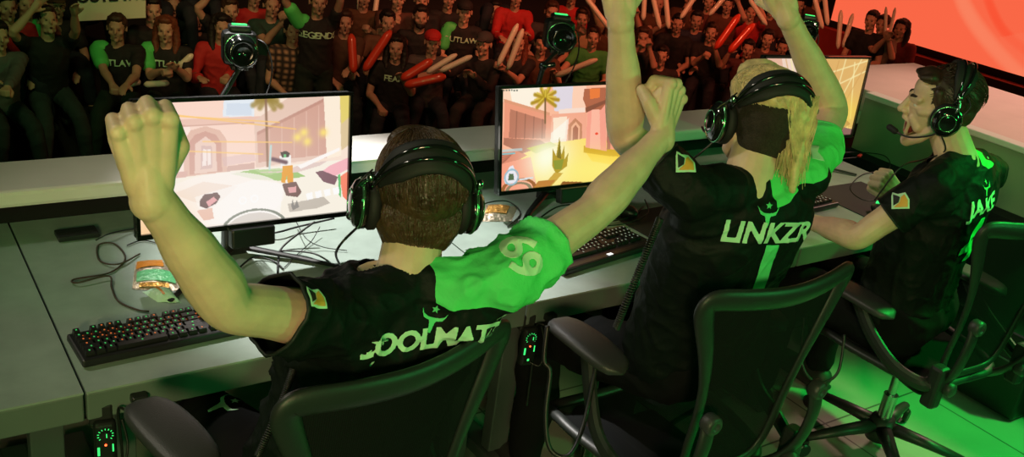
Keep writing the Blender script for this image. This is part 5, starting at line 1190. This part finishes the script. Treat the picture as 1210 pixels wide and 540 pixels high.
# cables
def cable(name, pts, r, m, label, sub=10, group='loose black cables'):
    b = MB(); b.tube(spline([tuple(p) for p in pts], sub), r, 6); o = b.build(name, m, None, smooth=True); return tag(o, label, 'cable', group)
D = lambda u, v, h=.004: at(u, v, z=.7305+h)
cable('cable', [D(165, 300), D(140, 312, .01), D(118, 308), D(116, 290), D(135, 288), D(148, 305), D(130, 322), D(88, 330), D(92, 334, .01), D(128, 326, .012), D(132, 340), D(140, 356), D(162, 366), D(176, 368)], .0026, MCABLEB, 'brown braided keyboard cable looped on the left desk')
cable('cable', [D(113, 284, .01), D(130, 276, .02), D(160, 270, .01), D(185, 268, .02)], .0022, MCABLE, 'thin black cable from the flat cable box toward the leftmost monitor')
cable('cable', [D(150, 290), D(170, 284), D(200, 292), D(230, 300)], .002, MCABLE, 'thin black cable passing under the forearm by the leftmost monitor')
cable('cable', [D(282, 317), D(300, 304, .01), D(322, 308), D(335, 318)], .0028, MCABLE, 'black cable arching over the bright desk below the leftmost monitor')
cable('cable', [at(372, 262, z=.80), D(340, 286, .02), D(330, 300), D(328, 330)], .0034, MCABLE, 'thick black cable curving down the bright desk')
cable('cable', [D(298, 280, .01), D(330, 274, .02), D(352, 268, .02), D(395, 258, .03)], .0034, MCABLE, 'black cable running level under the leftmost monitor')
cable('cable', [D(378, 268, .03), D(368, 285, .01), D(352, 300, .004), D(336, 316)], .0014, MCABLE, 'thin black cable crossing the bright desk diagonally')
cable('cable', [D(350, 262, .02), D(362, 282, .03), D(382, 292, .01), D(410, 296, .005)], .0014, MCABLE, 'thin black cable leading to the headset cup')
cable('cable', [D(560, 250), D(575, 240, .02), D(600, 238, .01), D(615, 252), D(600, 268)], .0026, MCABLE, 'black cable looping round the crumpled packet')
cable('cable', [D(640, 256), D(660, 244, .02), D(690, 240, .02), D(700, 232, .03)], .0030, MCABLE, 'black cable under the middle monitor')
cable('cable', [D(655, 262, .01), D(688, 258, .01), D(715, 262), D(745, 256, .01), D(760, 244)], .0026, MCABLE, 'black cable coiled behind the outstretched forearm')
cable('cable', [D(700, 268), D(740, 264, .01), D(765, 252, .02), D(762, 236, .02)], .0026, MCABLE, 'black cable beside the black mouse')
cable('cable', [D(985, 182, .01), D(1010, 180, .01), D(1045, 184, .02), D(1050, 200, .01), D(1020, 206), D(1005, 222), D(1020, 236), D(1046, 236)], .0024, MCABLE, 'black cable looping on the right desk behind the small fist')
cable('cable', [D(962, 205), D(985, 190, .01), D(1012, 186, .02)], .0026, MCABLE, 'black cable ending in a red plug on the right desk')
b = MB(); b.box((0, 0, 0), (.045, .016, .010), bev=.003); o = b.build('plug', MREDUSB); o.location = D(1016, 184, .012); o.rotation_euler = (0, 0, .4); tag(o, 'small red plug on the right desk cable', 'plug')
cp = at(1036, 236, z=.742); b = MB(); b.ell((0, 0, 0), (.012, .006, .005)); 
# coiled handset cords
def coil(p0, p1, p2, turns, R_, r, label):
    pts = spline([p0, p1, p2], 60); n = turns*14; out = []
    for i in range(n+1):
        t = i/n*(len(pts)-1); k = min(int(t), len(pts)-2); c = pts[k].lerp(pts[k+1], t-k); tg = (pts[k+1]-pts[k]).normalized(); a = tg.orthogonal().normalized(); b_ = tg.cross(a); q_ = 2*PI*i/14
        out.append(c+(a*math.cos(q_)+b_*math.sin(q_))*R_)
    b = MB(); b.tube(out, r, 6); o = b.build('coiled_cord', MCABLE, None, smooth=True); return tag(o, label, 'cord', 'coiled cords')
coil(at(352, 418, d=1.80), at(335, 470, d=1.78), at(304, 540, d=1.74), 58, .0055, .0021, 'black coiled cord hanging beside the nearest player, left of the nearest chair back')
coil(at(780, 258, d=2.10), at(755, 320, d=2.12), at(728, 388, d=2.15), 52, .0065, .0025, 'black coiled cord hanging in front of the middle desk edge')
# control boxes clipped under the desk front
def control_box(x, label):
    e = empty('headset_control_box', (x, 1.925, .60), label, 'control box', 'headset control boxes under the desk edge', rz=-.15)
    MB().box((0, 0, -.01), (.048, .026, .125), bev=.010, seg=3).build('case', MBLK, e)
    MB().box((-.006, .022, .062), (.05, .03, .05), bev=.006).build('clamp', MMATT, e)
    b = MB(); b.lathe([(0, 0), (.011, 0), (.010, .007), (0, .007)], 20, Matrix.Translation((0, -.014, .022)) @ Matrix.Rotation(PI/2, 4, 'X')); kb = b.build('volume_dial', MMATT, e)
    b = MB(); b.box((.002, -.0225, .026), (.0018, .001, .010)); b.build('dial_pointer', MGLED, kb)
    b = MB()
    for k in range(11):
        a = math.radians(-130+260*k/10); b.box((0, 0, .0), (.0012, .0008, .0038), M=Matrix.Translation((.0155*math.sin(a), -.0137, .022+.0155*math.cos(a))) @ Matrix.Rotation(a, 4, 'Y'))
    b.box((-.015, -.0137, -.020), (.005, .0008, .022)); b.box((.015, -.0137, -.014), (.003, .0008, .02)); b.box((.0, -.0137, -.050), (.006, .0008, .007)); b.build('scale_marks', MGLED, e)
    b = MB(); b.ell((0, -.0145, -.004), (.0026, .0015, .0026)); b.build('red_light', MREDLED, e)
    b = MB(); b.tube(spline([(.004, -.016, -.055), (.03, -.035, -.06), (.045, -.02, -.01), (.036, 0, .05)], 8), .0028, 6); b.build('cable_loop', MCABLE, e, smooth=True)
p = at(124, 512, y=1.925); control_box(p.x, 'control box with green-lit dial under the left desk, left of the nearest armrest')
p = at(625, 400, y=1.925); control_box(p.x, 'control box with green-lit dial under the seam between left and middle desks')
def hook(u, v, label):
    p = at(u, v, y=1.925); e = empty('cable_hook', (p.x, 1.925, p.z), label, 'hook', 'cable hooks under the desk edge'); MB().box((0, 0, 0), (.035, .03, .022), bev=.004).build('clip', MBLK, e); b = MB(); b.tube(spline([(0, 0, -.01), (-.03, -.02, -.012), (-.045, 0, -.02), (-.04, 0, -.12), (-.035, 0, -.30)], 6), .003, 6); b.build('strap', MCABLE, e, smooth=True)
hook(164, 470, 'black cable hook under the left desk above the nearest armrest'); hook(650, 374, 'black cable hook under the middle desk above its armrest')
b = MB(); b.tube(spline([tuple(at(647, 385, d=2.4)), tuple(at(643, 425, d=2.4)), tuple(at(650, 440, d=2.4)), tuple(at(645, 490, d=2.4)), tuple(at(650, 530, d=2.4)), tuple(at(672, 538, d=2.4)), tuple(at(690, 500, d=2.45)), tuple(at(705, 430, d=2.5)), tuple(at(712, 400, d=2.5))], 10), .006, 8)
tag(b.build('cable', MCABLE, None, smooth=True), 'thick black cable loop hanging below the middle desk', 'cable', 'loose black cables')
b = MB(); b.tube(spline([tuple(at(950, 375, d=3.2)), tuple(at(948, 430, d=3.2)), tuple(at(966, 452, d=3.2)), tuple(at(990, 440, d=3.2)), tuple(at(998, 395, d=3.2))], 10), .005, 8)
tag(b.build('cable', MCABLE, None, smooth=True), 'black cable loop hanging below the right desk', 'cable', 'loose black cables')
# bottle with a red cap on the floor, equipment case at the right
c = at(693, 520, z=.12); e = empty('water_bottle', (c.x, c.y, 0), 'bottle with a red cap standing on the green-lit floor left of the middle chair', 'bottle')
b = MB(); b.lathe([(0, 0), (.032, 0), (.034, .01), (.034, .13), (.030, .15), (.014, .175), (.013, .19), (0, .19)], 20); b.build('bottle_body', MGLOSS, e, smooth=True); b = MB(); b.lathe([(0, .185), (.019, .185), (.019, .225), (0, .225)], 20); b.build('bottle_cap', MREDUSB, e)
c = at(1178, 405, z=.34); e = empty('equipment_case', (3.93, 1.72, 0), 'black equipment case on the stage floor behind the farthest chair', 'case')
MB().box((0, 0, .19), (.34, .50, .36), bev=.01).build('case_body', MBLK, e)
b = MB(); b.box((0, 0, .245), (.346, .506, .008)); b.box((-.172, 0, .20), (.006, .05, .05)); b.build('metal_trim', MLEG, e)
# broadcast cameras on jointed arms, clamped to the barrier
def broadcast_camera(base, elbow, head, aim, label, s=1.0):
    root = empty('broadcast_camera', base, label, 'camera', 'small broadcast cameras on jointed arms'); base, elbow, head = Vector(base), Vector(elbow), Vector(head)
    def B(b, n, m, par=None, sm=False): o = b.build(n, m, None, smooth=sm); wparent(o, par or root); return o
    b = MB(); b.box(tuple(base+Vector((0, 0, .02))), (.05, .05, .05), bev=.006); b.box(tuple(base+Vector((0, -.0, -.0))), (.07, .035, .015), bev=.003); B(b, 'clamp', MMATT)
    a1 = head+Vector((0, 0, -.06)); b = MB(); b.cap(base+Vector((0, 0, .03)), .010, elbow, .010); b.cap(elbow, .010, a1, .009); B(b, 'jointed_arm', MBLK, sm=True)
    for p in (elbow, a1): b = MB(); b.ell(tuple(p), (.017, .017, .017)); b.cap(p, .008, p+Vector((.03, -.02, .01)), .010); B(b, 'joint_knob', MGLOSS, sm=True)
    z = (Vector(aim)-head).normalized(); M = frame_of(z, (0, 0, 1), head) @ Matrix.Scale(s, 4)
    b = MB(); b.box((0, 0, -.03), (.080, .078, .075), M, bev=.012); b.box((0, .045, -.03), (.05, .016, .055), M, bev=.005); b.box((0, -.046, -.03), (.04, .012, .05), M, bev=.003); cb = B(b, 'camera_body', MBLK)
    b = MB(); b.box((0, .054, -.03), (.034, .002, .020), M); B(b, 'lit_display', MGLED, cb)
    b = MB(); b.lathe([(0, .005), (.034, .005), (.036, .012), (.036, .024), (.030, .026), (.030, .050), (.033, .052), (.033, .078), (.026, .080), (.022, .066), (0, .062)], 28, M); B(b, 'lens', MGLOSS, cb, True)
    b = MB(); b.tube([M @ Vector((.0365*math.cos(q_), .0365*math.sin(q_), .018)) for q_ in [2*PI*k/32 for k in range(32)]], .0022, 6, closed=True); B(b, 'lens_ring', MRING, cb, True)
    b = MB(); b.tube(spline([tuple(M @ Vector((.03, .02, -.07))), tuple(head+Vector((.10, .02, .0))), tuple(head+Vector((.12, .03, -.12))), tuple(base+Vector((.10, .02, .04)))], 8), .003, 6); B(b, 'cable', MCABLE, None, True)
broadcast_camera((1.00, 2.93, .875), (1.03, 3.02, 1.02), at(284, 58, d=3.2), at(330, 130, d=2.3), 'small broadcast camera with a green display above the leftmost monitor', 1.4)
broadcast_camera((2.22, 2.93, .875), at(642, 78, d=3.62), at(662, 42, d=3.7), at(720, 100, d=2.8), 'small broadcast camera with a green display above the middle monitor', 1.4)
broadcast_camera((3.45, 2.93, .875), at(940, 60, d=4.6), at(954, 36, d=4.7), at(985, 70, d=3.6), 'small broadcast camera mostly hidden behind the right raised arm', 1.3)
